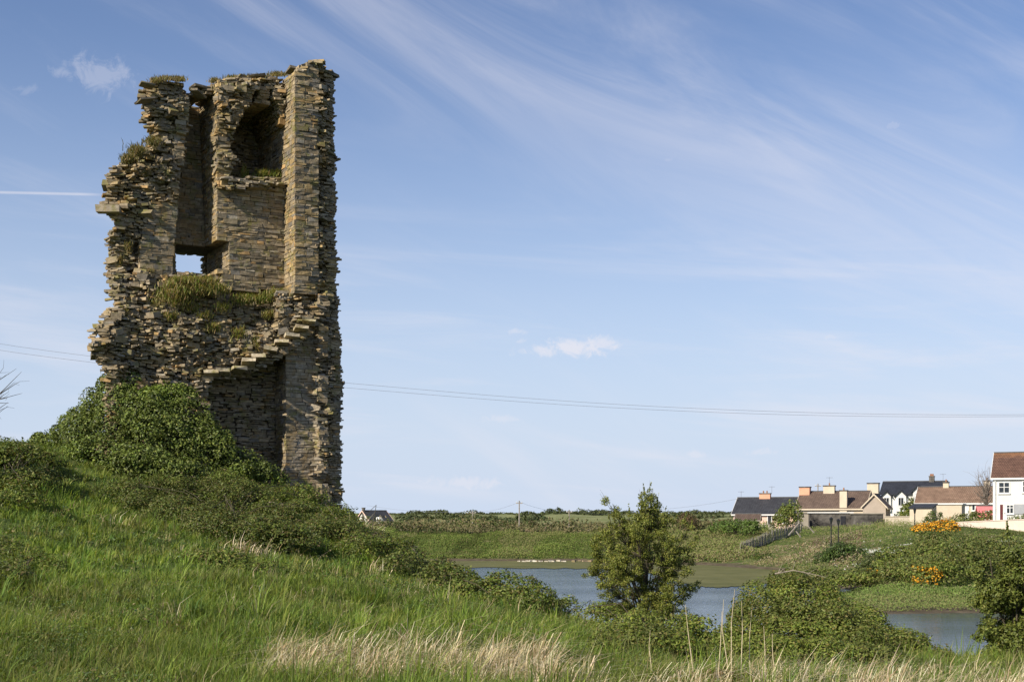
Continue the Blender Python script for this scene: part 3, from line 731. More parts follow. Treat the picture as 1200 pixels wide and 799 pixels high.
def tree(name, label, cat, px, pyb, Y, outline, depth, nclump, clump_r, leaf, cols, per, trunk_r, group=None, multi=1, crown_mat=None, limbs=0, bare=False, bark=None, shoots=0):
    """outline: list of (py, pxl, pxr)"""
    bx = (px-600)/F*Y; base = Vector((bx, Y, h1(bx, Y))); root = empty(name, base, label=label, cat=cat, group=group)
    C = []; mb = MB(); ys = [o[0] for o in outline]
    tries = 0
    LM = []
    for k in range(limbs):
        py = ys[0] + (ys[-1]-ys[0])*((k+.5)/limbs)**.9; l = np.interp(py, ys, [o[1] for o in outline]); r = np.interp(py, ys, [o[2] for o in outline])
        an = k*2.4+random.uniform(-.4,.4); hw = (r-l)/2/F*Y*random.uniform(.9,1.2)*(1 if k > 6 else random.uniform(.4,1)); tip = Vector((((l+r)/2-600)/F*Y + math.cos(an)*hw, Y+math.sin(an)*hw*depth, (HY-py)/F*Y)) - base
        LM.append((Vector((tip.x*.08, tip.y*.08, max(.15, tip.z*.55-.1))), tip))
    while len(C) < nclump and tries < 20000:
        tries += 1
        if LM:
            a_, b_ = random.choice(LM); t_ = random.random()**.7*.9+.12; sp_ = clump_r*(1.7-.9*t_)
            c = a_.lerp(b_, t_) + Vector((0,0,math.sin(t_*2.6)*.1)) + Vector((random.gauss(0,sp_),random.gauss(0,sp_),random.gauss(0,sp_)))
            if all((c-d).length > clump_r*.35 for d in C): C.append(c)
            continue
        py = random.uniform(ys[0], ys[-1]); l = np.interp(py, ys, [o[1] for o in outline]); r = np.interp(py, ys, [o[2] for o in outline])
        u = random.uniform(-1, 1); v = random.uniform(-1, 1)*math.sqrt(1-u*u)
        if u*u+v*v < .3 and random.random() < .4: continue
        hw = (r-l)/2/F*Y; x = ((l+r)/2-600)/F*Y + u*hw; y = Y + v*hw*depth; z = (HY-py)/F*Y
        c = Vector((x, y, z)) - base
        if all((c-d).length > clump_r*.55 for d in C): C.append(c)
    starts = [Vector((random.uniform(-.5,.5)*trunk_r*3*(multi > 1), random.uniform(-.5,.5)*trunk_r*3*(multi > 1), -.1)) for k in range(multi)]
    hmax = max(c.z for c in C)
    axes = []
    for k, s0 in enumerate(starts):
        top = Vector((random.uniform(-.3,.3)*hmax*(.9 if multi > 1 else .3), random.uniform(-.3,.3)*hmax*.6, hmax*random.uniform(.7,.9)))
        pts = [s0.lerp(top, t) + Vector((random.uniform(-1,1), random.uniform(-1,1), 0))*hmax*.02 for t in (0,.2,.4,.6,.8,1)]
        axes.append(pts); mb.tube(pts, [trunk_r*(1-.16*i) for i in range(6)], 7)
    for a_, b_ in LM:
        mb.tube([Vector((0,0,.05)), a_*.7, a_.lerp(b_,.3), a_.lerp(b_,.65)+Vector((0,0,.06)), b_], [trunk_r*.8, trunk_r*.6, trunk_r*.45, trunk_r*.3, trunk_r*.12], 5)
    for c in C:
        if LM:
            a_, b_ = min(LM, key=lambda q: (q[0].lerp(q[1],.6)-c).length); m = a_.lerp(b_, .55); mb.tube([m, m.lerp(c,.5)+Vector((0,0,.03)), c, c+(c-m)*.25], [trunk_r*.25,trunk_r*.18,trunk_r*.12,trunk_r*.05], 4, cap=False); continue
        pts = random.choice(axes)
        cand = sorted(range(5), key=lambda i: abs(pts[i].z - (c.z*.62)))[:2]; a = pts[random.choice(cand)]
        L_ = (c-a).length; m = a.lerp(c, .5) + Vector((random.uniform(-1,1),random.uniform(-1,1),random.uniform(-.2,1)))*L_*.12
        mb.tube([a, m, c, c+(c-m)*.4], [trunk_r*.32, trunk_r*.2, trunk_r*.1, trunk_r*.05], 4, cap=False)
        for q in range(3):
            e = c + Vector((random.gauss(0,1),random.gauss(0,1),random.gauss(.4,1)))*clump_r*.9
            mb.tube([m.lerp(c, .6), c.lerp(e,.5)+Vector((0,0,.1*clump_r)), e], [trunk_r*.1, trunk_r*.06, trunk_r*.03], 3, cap=False)
    mb.build('trunk', bark or BARK, root)
    if not bare:
        P = []; Nn = []; sp = (HY-ys[0])/F*Y - base.z
        for c in C:
            k = rng.uniform(.6, 1.25); n = int(per*k*k)
            d = unit(rng.normal(0,1,(n,3))); rr = rng.random(n)**.45
            q = np.array(c) + d*rr[:,None]*clump_r*k*np.array((1,1,.75)); P.append(q); Nn.append(d + np.array((0,0,.5)))
        for k in range(shoots):
            c = random.choice([c for c in C if c.z > hmax*.5] or C); dirv = (Vector((c.x*.9, c.y*.9, hmax*.6)).normalized() + Vector((random.gauss(0,.3),random.gauss(0,.3),.4))).normalized()
            Ls = random.uniform(1.2, 2.3)*clump_r; t = rng.random(26); q = np.array(c)+np.array(dirv)*(t*Ls)[:,None]+rng.normal(0,.04,(26,3))*clump_r*3*(1-t)[:,None]
            P.append(q); Nn.append(rng.normal(0,1,(26,3))+np.array((0,0,.6)))
        P = np.vstack(P); Nn = np.vstack(Nn); n = len(P)
        tint = pal(n, cols); pt = fbm(P[:,0]/clump_r*.6+7, (P[:,1]+P[:,2]*1.7)/clump_r*.6, 3); tint *= (.75+.5*pt)[:,None]
        leaves('crown', P, Nn, rng.uniform(.6,1.3,n)*leaf, tint, crown_mat or LEAF, root)
    return root
tree('hawthorn_tree', 'leafy young hawthorn standing alone on the bank against the water', 'tree', 757, 745, 23.6,
     [(580,728,768),(590,712,786),(606,700,802),(625,696,806),(650,692,810),(675,690,814),(695,694,808),(735,716,796)], .95, 620, .10, .034, [(.20,.22,.038),(.16,.185,.032),(.27,.27,.065),(.11,.135,.026)], 105, .022, multi=5, shoots=150, limbs=32)
tree('bushy_tree', 'dense green leafy tree cut by the right edge of the photo', 'tree', 1190, 790, 20.5,
     [(630,1176,1236),(650,1163,1240),(690,1158,1244),(740,1160,1244),(790,1165,1240)], 1.0, 330, .14, .052, [(.15,.18,.034),(.12,.15,.03),(.20,.22,.05),(.085,.105,.022)], 120, .03, multi=4, shoots=50, limbs=30)
tree('bare_tree', 'leafless twiggy tree poking in at the left edge beside the sky', 'tree', -48, 560, 32,
     [(395,-80,-40),(415,-90,10),(440,-95,14),(470,-95,10),(520,-80,-20)], .8, 46, .2, .05, HAW, 10, .07, bare=True, multi=1)

# dead branch arching out of the brambles
def twig(name, label, pts, r, cat='branch', mat=None, side=6, group=None):
    W_ = [at(*p) for p in pts]; base = W_[0]; mb = MB(); P = [p-base for p in W_]
    mb.tube(P, [r*(1-.7*i/(len(P)-1)) for i in range(len(P))], 5)
    for k in range(side):
        i = random.randrange(1, len(P)); a = P[i-1].lerp(P[i], random.random()); d = (P[i]-P[i-1]).normalized()
        e = a + (d + Vector((random.uniform(-.8,.8),random.uniform(-.6,.6),random.uniform(-.3,1)))).normalized()*(P[-1]).length*random.uniform(.12,.25)
        mb.tube([a, e], [r*.35, r*.12], 4)
    o = mb.build(name, mat or DEADWOOD); o.location = base; tag(o, label=label, cat=cat, group=group); return o
twig('dead_branch', 'pale bare bramble branch hanging over the bank edge above the water', [(474,632,33),(482,640,33),(490,650,32.9),(505,660,32.8),(520,664,32.7),(530,667,32.7)], .022)
twig('dead_branch', 'thin dead branch lying on brambles below the stone buttress', [(300,592,34.2),(318,588,34.0),(335,592,34.0),(352,604,33.8)], .02)
twig('dead_branch', 'grey dead branch lying on top of the large bramble heap', [(908,672,21),(930,668,21),(950,672,21),(968,676,21)], .012, side=8)

# ------------------------------------------------------------------ turf on the ruin
def blades(name, P, hgtv, wid, tint, mat, lean=.35, wind=(.25,.0), parent=None, curl=.5, org=(0,0,0), ang=None):
    n = len(P); ang = rng.uniform(0, 2*PI, n) if ang is None else ang; d = np.stack([np.cos(ang), np.sin(ang), np.zeros(n)], 1)
    side = np.stack([-np.sin(ang+.3), np.cos(ang+.3), np.zeros(n)], 1)*(wid/2)[:,None]
    ln = (rng.random(n)**1.0*lean*2)[:,None]; hv = hgtv[:,None]; w = np.array((wind[0], wind[1], 0))
    up = np.array((0,0,1.0))
    P = P - np.array(org)
    m = P + (up*.55 + (d*ln*.35 + w*.3))*hv
    tp = P + (up*(1-.35*curl*ln) + (d*ln + w*.9)*(.7+curl*.5))*hv
    V_ = np.stack([P-side, P+side, m+side*.8, m-side*.8, tp], 1).reshape(-1,3)
    b = np.arange(n)*5
    q = np.stack([b, b+1, b+2, b+3], 1); t = np.stack([b+3, b+2, b+4], 1)
    return mesh_np(name, V_, [q, t], mat, parent, tint=np.repeat(tint, 5, axis=0))
def turf(label, spots, n, h, cols, w=None, name='grass_tuft', lean=.6, grp='grass tufts growing on the ruin'):
    P = []
    for (px, py, b, rx, ry, rb) in spots:
        for k in range(n):
            bb = b+random.gauss(0, rb*.5); x_ = px+random.gauss(0, rx*.5); a = px2a(x_, bb); x, y = ab2xy(a, bb); P.append((x, y, (HY-(py+random.gauss(0, ry*.4)))/F*y))
    P = np.array(P); c = P.mean(0); m = len(P)
    o = blades(name, P, rng.uniform(.5,1.3,m)*h, np.full(m, .022), pal(m, cols, w), GRASS, lean, parent=None, org=c, wind=(.1,-.25)); o.location = c
    tag(o, label=label, cat='grass', group=grp)
GT = [(.17,.21,.045),(.26,.26,.08),(.38,.31,.14),(.28,.19,.09)]
DT = [(.30,.24,.12),(.22,.17,.08),(.14,.14,.05)]
turf('shaggy green and brown grass spilling over the ledge below the small square window', [(212,331,.25,16,5,.3),(234,331,.25,18,5,.3),(222,341,.1,26,9,.25),(250,341,.1,16,8,.25),(205,350,.1,24,12,.2)], 800, .15, GT, [.32,.25,.25,.18])
turf('green grass at the foot of the coursed panel beside the pilaster', [(285,352,.35,16,7,.25),(325,346,.35,12,6,.25),(306,352,.3,16,6,.2)], 500, .14, GT, [.45,.3,.2,.05])
turf('dry tawny grass on the sloping broken shoulder at the left side', [(160,178,.8,12,7,.3),(178,168,.8,10,5,.3),(150,188,.8,8,5,.25)], 420, .16, DT, [.3,.2,.5])
turf('dry grass crust on the top of the left turret', [(196,94,.9,13,2,.4),(210,95,.9,7,2,.4),(182,97,.9,6,2,.3)], 420, .12, DT)
turf('tan grass crust along the top of the middle wall', [(275,93,1.2,12,2,.4),(300,92,1.5,18,2,.4),(325,89,1.5,12,2,.4),(252,97,1.2,6,2,.3)], 420, .12, DT)
turf('green tufts growing on the ledge inside the dark upper recess', [(286,205,.95,4,8,.15),(308,206,.95,10,3,.2),(325,206,.95,6,3,.15)], 220, .17, GT, [.6,.25,.1,.05])
turf('patchy brown grass clinging to the bulging rubble above the stair', [(240,372,.05,10,7,.12),(262,362,.05,9,6,.12),(280,392,-.05,8,7,.12),(300,405,-.1,6,10,.12),(200,372,.0,8,6,.12),(145,370,.2,6,10,.12),(130,380,.2,5,8,.12),(225,362,.15,14,6,.12),(180,360,.35,10,6,.12),(315,370,.2,9,6,.12),(250,385,-.05,9,6,.12)], 260, .13, GT, [.25,.3,.3,.15])
for lab_, sp_ in (('brown grass tuft on the left wall level with the small window', (150,290,.9,5,8,.1)), ('brown grass tuft on the left edge below the window level', (140,306,1.,4,6,.1)), ('tiny moss tuft beside the slot above the rubble', (176,320,.9,5,4,.1)), ('brown tuft on the shoulder above the projecting stone', (172,204,.95,5,4,.1))):
    turf(lab_, [sp_], 140, .11, DT)

# ------------------------------------------------------------------ grass
def build_grass():
    def scatter(n, y0, y1, p0=-60, p1=1260):
        y = np.sqrt(rng.random(n)*(y1**2-y0**2)+y0**2); px = rng.uniform(p0, p1, n); return (px-600)/F*y, y, px
    P = []; H = []; W = []; T = []; A = []
    for n, y0, y1, wd, hh, kb, tr in ((15000, 9.5, 15.5, .009, .21, 11, .05), (15000, 15.5, 22, .012, .19, 11, .06), (17000, 22, 42, .017, .17, 11, .08)):
        cx, cy, _ = scatter(n, y0, y1)
        cl2 = fbm(cx+40, cy+9, 4, .45); cl = fbm(cx, cy, 3, 1.3); dry = fbm(cx-20, cy, 3, .5)
        th = hh*(.30+1.25*cl)*rng.uniform(.5, 1.5, n)*(.6+.8*cl2)
        th = np.where(rng.random(n) < .04, th*1.9, th)
        tt = pal(n, [(.15,.22,.034),(.22,.285,.050),(.10,.15,.028),(.29,.31,.085),(.36,.32,.17),(.13,.21,.055)], [.31,.26,.22,.09,.03,.09], .25)
        tt *= (.5 + 1.0*cl2)[:,None]
        tt = np.where(((dry > .58) & (rng.random(n) < .3))[:,None], tt*.5+np.array((.12,.10,.05)), tt)
        an = rng.uniform(0, 2*PI, (n, kb)); rd = np.abs(rng.normal(0, tr, (n, kb)))
        x = (cx[:,None]+np.cos(an)*rd).ravel(); y = (cy[:,None]+np.sin(an)*rd).ravel(); z = hgt(x, y); px = 600+F*x/y
        k = (z > -3.3) & ~((y > 37.5) & (px > 110) & (px < 410)); m = n*kb
        P.append(np.stack([x, y, z-.01], 1)[k]); H.append((np.repeat(th, kb)*rng.uniform(.5,1.2,m))[k]); W.append((wd*rng.uniform(.7,1.4,m))[k])
        T.append((np.repeat(tt, kb, 0)*rng.uniform(.8,1.2,(m,1)))[k]); A.append((an.ravel()+rng.normal(0,.5,m))[k])
    o = blades('grass', np.vstack(P), np.concatenate(H), np.concatenate(W), np.vstack(T), GRASS, .62, (.06,.0), ang=np.concatenate(A))
    tag(o, kind='stuff', label='long green meadow grass over the foreground slope', cat='grass')
    # low broad leaves in among the grass: docks, clover, nettles
    P = []; Sz = []; T = []
    for n, y0, y1, sz in ((50000, 9.5, 16, .028), (60000, 16, 25, .036), (60000, 25, 42, .05)):
        x, y, px = scatter(n, y0, y1); c = fbm(x+11, y-4, 4, .8); k = (c > .50) & (rng.random(n) < (c-.46)*5); x, y = x[k], y[k]; z = hgt(x, y); ok = z > -3.3; x, y, z, c = x[ok], y[ok], z[ok], c[k][ok]; m = len(x)
        P.append(np.stack([x, y, z+rng.random(m)*(.06+.9*np.clip(c-.5,0,.25))], 1)); Sz.append(rng.uniform(.5,1.6,m)*sz); T.append(pal(m, [(.12,.17,.035),(.17,.21,.05),(.08,.12,.03),(.20,.17,.07),(.10,.15,.05)], None, .3))
    P = np.vstack(P); o = leaves('meadow_weeds', P, np.tile((-.1,-.3,1.), (len(P),1)), np.concatenate(Sz), np.vstack(T), LEAF, aspect=.6)
    tag(o, kind='stuff', label='low broad leaved weeds growing through the meadow grass', cat='weeds')
    # pale dead grass, in arching clumps
    P = []; H = []; W = []
    def patch(p0, p1, y0, y1, n, k, h):
        for c in range(n):
            y = random.uniform(y0, y1); x = (random.uniform(p0, p1)-600)/F*y
            if fbm([x],[y],2,.9)[0] < .36: continue
            kk = int(k*random.uniform(.4,1.4)); q = rng.normal(0, .07, (kk,2))
            xx = x+q[:,0]; yy = y+q[:,1]; P.append(np.stack([xx, yy, hgt(xx,yy)], 1)); H.append(rng.uniform(.35,1.25,kk)*h*random.uniform(.6,1.2)); W.append(rng.uniform(.005,.013,kk))
    patch(300, 650, 12.0, 14.2, 120, 44, .52); patch(460, 660, 13.3, 15.6, 50, 40, .52); patch(640, 900, 12.0, 14.0, 60, 20, .45); patch(880, 1240, 12.0, 14.8, 130, 24, .48)
    patch(1000, 1220, 14.8, 17, 36, 20, .42); patch(20, 300, 14, 20, 22, 6, .35); patch(200,700,17,26,60,7,.4)
    P.append(P[0][:3]); H.append(H[0][:3]); W.append(W[0][:3])
    for (px, Y, n_, h_) in ((434,34.5,60,.75),(425,34.5,40,.7),(290,27.5,50,.45),(310,28,40,.4),(445,27,30,.4),(150,30,20,.4)):
        x = (px-600)/F*Y; q = rng.normal(0,.13,(n_,2)); xx = x+q[:,0]; yy = Y-.8+q[:,1]; P.append(np.stack([xx,yy,hgt(xx,yy)],1)); H.append(rng.uniform(.6,1.2,n_)*h_); W.append(np.full(n_,.016))
    P = np.vstack(P); H = np.concatenate(H); W = np.concatenate(W)
    o = blades('dry_grass', P, H, W, pal(len(P), [(.60,.50,.32),(.72,.63,.44),(.42,.33,.19)]), STRAW, .75, (.22,0), curl=1.3)
    tag(o, kind='stuff', label='pale dead grass arching along the bottom of the meadow', cat='dry grass')
build_grass()
ORD = ['first','second','third','fourth','fifth','sixth','seventh','eighth','ninth','tenth','eleventh']
for i, (px, py, px2, Y) in enumerate(sorted(((803,708,814,13.6),(846,716,840,13.0),(861,690,856,13.2),(869,704,868,13.3),(881,714,880,13.4),(895,733,898,13.2),(905,742,912,12.9),(848,702,852,13.6),(648+8,768,655,13.4),(762,738,764,14.2)))):
    g = gpt(px2, Y, -.02); a = at(px, py, Y)-g
    mb = MB(); mb.tube([Vector((0,0,0)), a*.33+Vector((random.uniform(-.02,.02),0,0)), a*.7+Vector((random.uniform(-.03,.03),.01,0)), a], [.0055,.005,.004,.002], 5)
    o = mb.build('dry_stalk', noisy('dry_stem', (.42,.34,.2), (.62,.53,.36), 20, .8) if i == 0 else bpy.data.materials['dry_stem']); o.location = g
    tag(o, label=ORD[i]+' from the left of the thin dead stalks standing in the foreground grass', cat='stalk', group='dead stalks standing in the foreground grass')

# ------------------------------------------------------------------ far banks
def cover():
    P = []; S = []; T = []
    def add(p0, p1, y0, y1, n, size, cols, w, cond=None, zmin=-4.75):
        px = rng.uniform(p0, p1, n); y = rng.uniform(y0, y1, n); x = (px-600)/F*y; z = hgt(x, y)
        c = fbm(x, y, 4, .16); k = z > zmin
        if cond is not None: k &= cond(px, y, c)
        px, x, y, z, c = px[k], x[k], y[k], z[k], c[k]; m = len(x)
        t = pal(m, cols, w); c3 = fbm(x+31, y*.6, 4, .09); t *= (.45+1.1*c)[:,None]; t = np.where(((c3 > .56) & (rng.random(m) < .55))[:,None], t*.5+np.array((.14,.12,.06)), t); t = np.where((c3 < .36)[:,None], t*.65, t)
        P.append(np.stack([x, y, z+rng.random(m)*size*(.6+6*np.clip(c-.45,0,1)*2)], 1)); S.append(rng.uniform(.5,1.3,m)*size); T.append(t)
    G1 = [(.14,.19,.042),(.10,.14,.032),(.19,.23,.06),(.16,.15,.055),(.24,.21,.10)]
    add(380, 760, 170, 190, 80000, .22, G1, [.38,.3,.2,.07,.05])
    add(380, 860, 188, 232, 30000, .5, [(.07,.085,.03),(.12,.10,.05),(.20,.17,.10),(.05,.065,.022)], [.4,.25,.12,.23])
    add(760, 900, 154, 205, 45000, .28, [(.14,.19,.045),(.10,.14,.032),(.22,.20,.09),(.16,.14,.07)], [.45,.27,.18,.10])
    add(870, 1230, 86, 185, 90000, .17, [(.15,.20,.05),(.11,.15,.035),(.27,.25,.13),(.19,.16,.09)], [.42,.26,.2,.12])
    add(950, 1250, 72, 92, 26000, .15, [(.13,.19,.045),(.16,.215,.06),(.11,.15,.04)], None, zmin=-4.93)
    # tan dead herbage along the foot of the bank
    add(800, 1010, 118, 160, 16000, .24, [(.34,.29,.19),(.24,.18,.11),(.16,.12,.08)], None, lambda px, y, c: c > .52)
    P = np.vstack(P); n = len(P); S = np.concatenate(S); T = np.vstack(T)
    Nn = rng.normal(0,1,(n,3))*.6 + np.array((-.1,-.5,.7))
    o = leaves('bank_herbage', P, Nn, S, T, FARLEAF, aspect=.45); tag(o, kind='stuff', label='rough weeds and grass covering the far banks', cat='undergrowth')
cover()
def daisies():
    px = np.concatenate([rng.normal(1030, 22, 3000), rng.normal(1165, 30, 1800)]); y = np.concatenate([rng.normal(128, 7, 3000), rng.normal(118, 5, 1800)])
    x = (px-600)/F*y; c = fbm(x, y, 3, .3); k = c > .5; x, y = x[k], y[k]; z = hgt(x, y)+.12; n = len(x)
    o = leaves('wild_flowers', np.stack([x,y,z],1), np.tile((0,-.3,1.),(n,1)), rng.uniform(.10,.2,n), pal(n, [(.62,.62,.58),(.5,.52,.42)]), PETAL, aspect=1)
    tag(o, kind='stuff', label='drift of small white flowers on the green below the houses', cat='flowers')
daisies()
FG = [(.125,.16,.034),(.17,.20,.048),(.085,.11,.026),(.19,.18,.06)]
FB = [(.10,.11,.04),(.14,.12,.06),(.20,.16,.09),(.07,.08,.03),(.12,.15,.045)]
def gpl(px, Y, w_m, h_m, d_m, lift=.45):
    """lobe resting on the ground, metric"""
    g = gpt(px, Y); return (px, HY - (g.z+h_m*lift)/Y*F, Y, w_m/Y*F, h_m/Y*F*.62, d_m)
# hedgerow of wind-bent bushes beyond the left bank, every clump its own bush
random.seed(21)
k = 0
posl = ['just right of the distant white house', 'near the white house end of the row', 'left of the first telegraph pole', 'beside the first telegraph pole', 'between the first and the middle telegraph pole', 'under the middle telegraph pole', 'right of the middle telegraph pole', 'between the middle and the third telegraph pole', 'beside the third telegraph pole', 'left of the hawthorn crown', 'behind the left side of the hawthorn crown']
for i, px in enumerate((474,494,516,540,562,588,612,636,662,686,708)):
    bush('hedge_bush', 'wind bent hedge bush on the far bank ' + posl[i], 'bush', [gpl(px+random.uniform(-3,3), 222+random.uniform(-4,8), random.uniform(1.5,2.3), random.uniform(.8,1.6), 1.4), gpl(px+9, 226, random.uniform(1.4,2.2), random.uniform(.6,1.4), 1.3)], 9, .42, FB, None, group='hedge bushes on the far bank', mat=FARLEAF, stems=5, stem_r=.05, sub=5, fluff=.4)
# skyline woods and hedges: read as a mass
def skyline():
    L_ = []
    random.seed(5)
    for px in np.arange(455, 1000, 5.0):
        Y = 560+random.uniform(-30,30); h = random.uniform(.7,1.6)
        if 640 < px < 660: h += 1.5
        if 660 < px < 720: h += .6
        if px > 800: h *= .9
        g = gpt(px, Y); L_.append((Vector((g.x, Y, g.z+h*.3)), random.uniform(2.2,3.6), 2.5, h))
    for px in np.arange(470, 640, 7.0):
        Y = 330+random.uniform(-10,10); h = random.uniform(.7,1.4); g = gpt(px, Y); L_.append((Vector((g.x, Y, g.z+h*.3)), 1.9, 1.6, h))
    for px in np.arange(790, 900, 7.0):
        Y = 340+random.uniform(-10,10); h = random.uniform(.6,1.2); g = gpt(px, Y); L_.append((Vector((g.x, Y, g.z+h*.3)), 1.9, 1.6, h))
    P, Nn = lobe_points(L_, 3.2, 3, .35); n = len(P)
    o = leaves('distant_hedgerows', P, Nn+np.array((0,0,.3)), rng.uniform(.6,1.3,n)*.75, pal(n, [(.08,.10,.045),(.11,.125,.05),(.065,.08,.035)]), FARLEAF, aspect=.7)
    tag(o, kind='stuff', label='dark lines of distant hedges and scrub on the skyline', cat='hedgerow')
skyline()

# bushes on the right bank
OR = [(.78,.40,.03),(.74,.46,.06),(.60,.26,.02)]
bush('gorse_bush', 'wide dark green gorse with an orange bloom patch low at its foot', 'gorse', [gpl(1068,92,2.1,2.2,1.8),gpl(1095,90,2.3,2.2,1.8),gpl(1082,97,3.2,2.6,2.0),gpl(1050,97,1.8,1.9,1.6)], 44, .17, FG, None, mat=LEAF, stems=10, stem_r=.03, sub=9, fluff=.35,
     flowers=(OR, 1500, .11, lambda P, b: (P[:,1] < 91.5) & (P[:,2] < -3.0) & (P[:,2] > -4.6) & (np.abs(600+F*P[:,0]/P[:,1]-1087) < 18) & (fbm(P[:,0], P[:,2]*1.3, 2, 1.3) > .36)))
bush('gorse_bush', 'tall green bush mass to the right of the orange bloom patch', 'gorse', [gpl(1122,94,2.2,2.7,1.8),gpl(1140,92,1.8,2.4,1.6),gpl(1108,101,2.6,3.0,2)], 44, .17, FG, None, stems=10, stem_r=.03, sub=9, fluff=.35)
bush('gorse_bush', 'pale green bush with a few orange sprigs left of the dark gorse', 'gorse', [gpl(1032,100,1.9,2.1,1.5),gpl(1018,101,1.5,1.5,1.3)], 44, .17, [(.09,.115,.035),(.12,.13,.05),(.06,.08,.025)], None, stems=8, stem_r=.03, sub=8,
     flowers=(OR, 160, .11, lambda P, b: (P[:,1] < 101) & (np.abs(600+F*P[:,0]/P[:,1]-1027) < 12) & (P[:,2] < -3.2) & (P[:,2] > -4.3) & (fbm(P[:,0], P[:,2]*1.3, 2, 1.5) > .45)))
bush('gorse_bush', 'gorse covered in golden orange bloom in front of the cream garden wall', 'gorse', [gpl(1080,140,1.0,1.3,1.0),gpl(1091,139,1.1,1.5,1.1),gpl(1103,138,1.1,1.7,1.0),gpl(1113,137,.8,1.8,.9)], 24, .22, FG, None, stems=6, stem_r=.03, sub=7,
     flowers=(OR, 2600, .18, lambda P, b: P[:,2] > b.z+.75))
bush('round_bush', 'rounded green bush on the slope below the two lamp posts', 'bush', [gpl(973,122,1.5,1.6,1.4),gpl(990,121,1.7,1.8,1.5),gpl(1003,122,1.2,1.2,1.2)], 34, .19, [(.07,.11,.03),(.10,.14,.04),(.05,.075,.022)], None, stems=8, stem_r=.03, sub=8)
bush('shrub', 'tall dark shrub in front of the gap between slate and brown roofed cottages', 'shrub', [gpl(914,176,1.3,2.4,1.2),gpl(922,178,1.6,3.4,1.4),gpl(930,178,1.3,3.8,1.2)], 20, .26, FG, None, stems=6, stem_r=.04, sub=7)
bush('shrub', 'bright green shrub on the bank left of the cottages', 'shrub', [gpl(862,176,1.9,2.0,1.5),gpl(880,174,1.4,2.0,1.4),gpl(848,178,1.8,1.8,1.5)], 20, .26, [(.10,.16,.03),(.13,.19,.04),(.07,.11,.025)], None, stems=6, stem_r=.04, sub=7)
bush('shrub', 'small green shrub by the shore beneath the netting fence', 'shrub', [gpl(888,150,.9,1.0,.8),gpl(900,149,.6,.8,.6)], 26, .2, GREEN, None, stems=4, stem_r=.03, sub=6)
bush('shrub', 'dull reddish brown bush on the bank beyond the hawthorn', 'shrub', [gpl(806,188,1.3,2.6,1.2),gpl(812,190,1.2,2.2,1.2)], 18, .28, [(.16,.10,.06),(.12,.09,.05),(.10,.10,.04)], None, stems=8, stem_r=.04, sub=6, mat=FARLEAF)
bush('shrub', 'small green shrub in the cream walled yard beside the lamp post', 'shrub', [gpl(1096,160,.9,1.6,.9),gpl(1086,160,.6,1.0,.7)], 24, .2, GREEN, None, stems=5, stem_r=.03, sub=6)
bush('shrub', 'dark green tree like shrub before the dormer windows of the slate house', 'shrub', [gpl(1064,190,1.2,2.8,1.3),gpl(1071,190,1.2,3.7,1.3),gpl(1056,189,1.1,1.6,1.2)], 18, .3, FG, None, stems=6, stem_r=.05, sub=7)
bush('bramble_bush', 'green bank bushes between the bramble heap and the green spit', 'bramble', [gpl(985,98,2.2,1.6,1.5),gpl(1005,97,1.8,1.5,1.5),gpl(960,106,2.0,1.4,1.5)], 40, .18, FG, None, stems=8, stem_r=.03, sub=8)
bush('bramble_bush', 'leafy bank growth right of the spit behind the right edge tree', 'bramble', [gpl(1165,96,2.2,2.4,1.6),gpl(1190,94,2.4,2.8,1.6)], 40, .18, FG, None, stems=8, stem_r=.03, sub=8)
def hedge(label, p0, p1, Y, h, cols):
    L_ = []; 
    for px in np.arange(p0, p1, 5): L_.append(gpl(px, Y, .55, h, .45, .5))
    bush('garden_hedge', label, 'hedge', L_, 26, .2, cols, None, stems=4, stem_r=.03, sub=3, fluff=.12)
hedge('clipped dark green hedge behind the white wall by the pink shed', 1120, 1166, 152, 1.25, FG)
hedge('clipped dark green hedge in front of the white two storey house', 1186, 1230, 144, 1.2, FG)

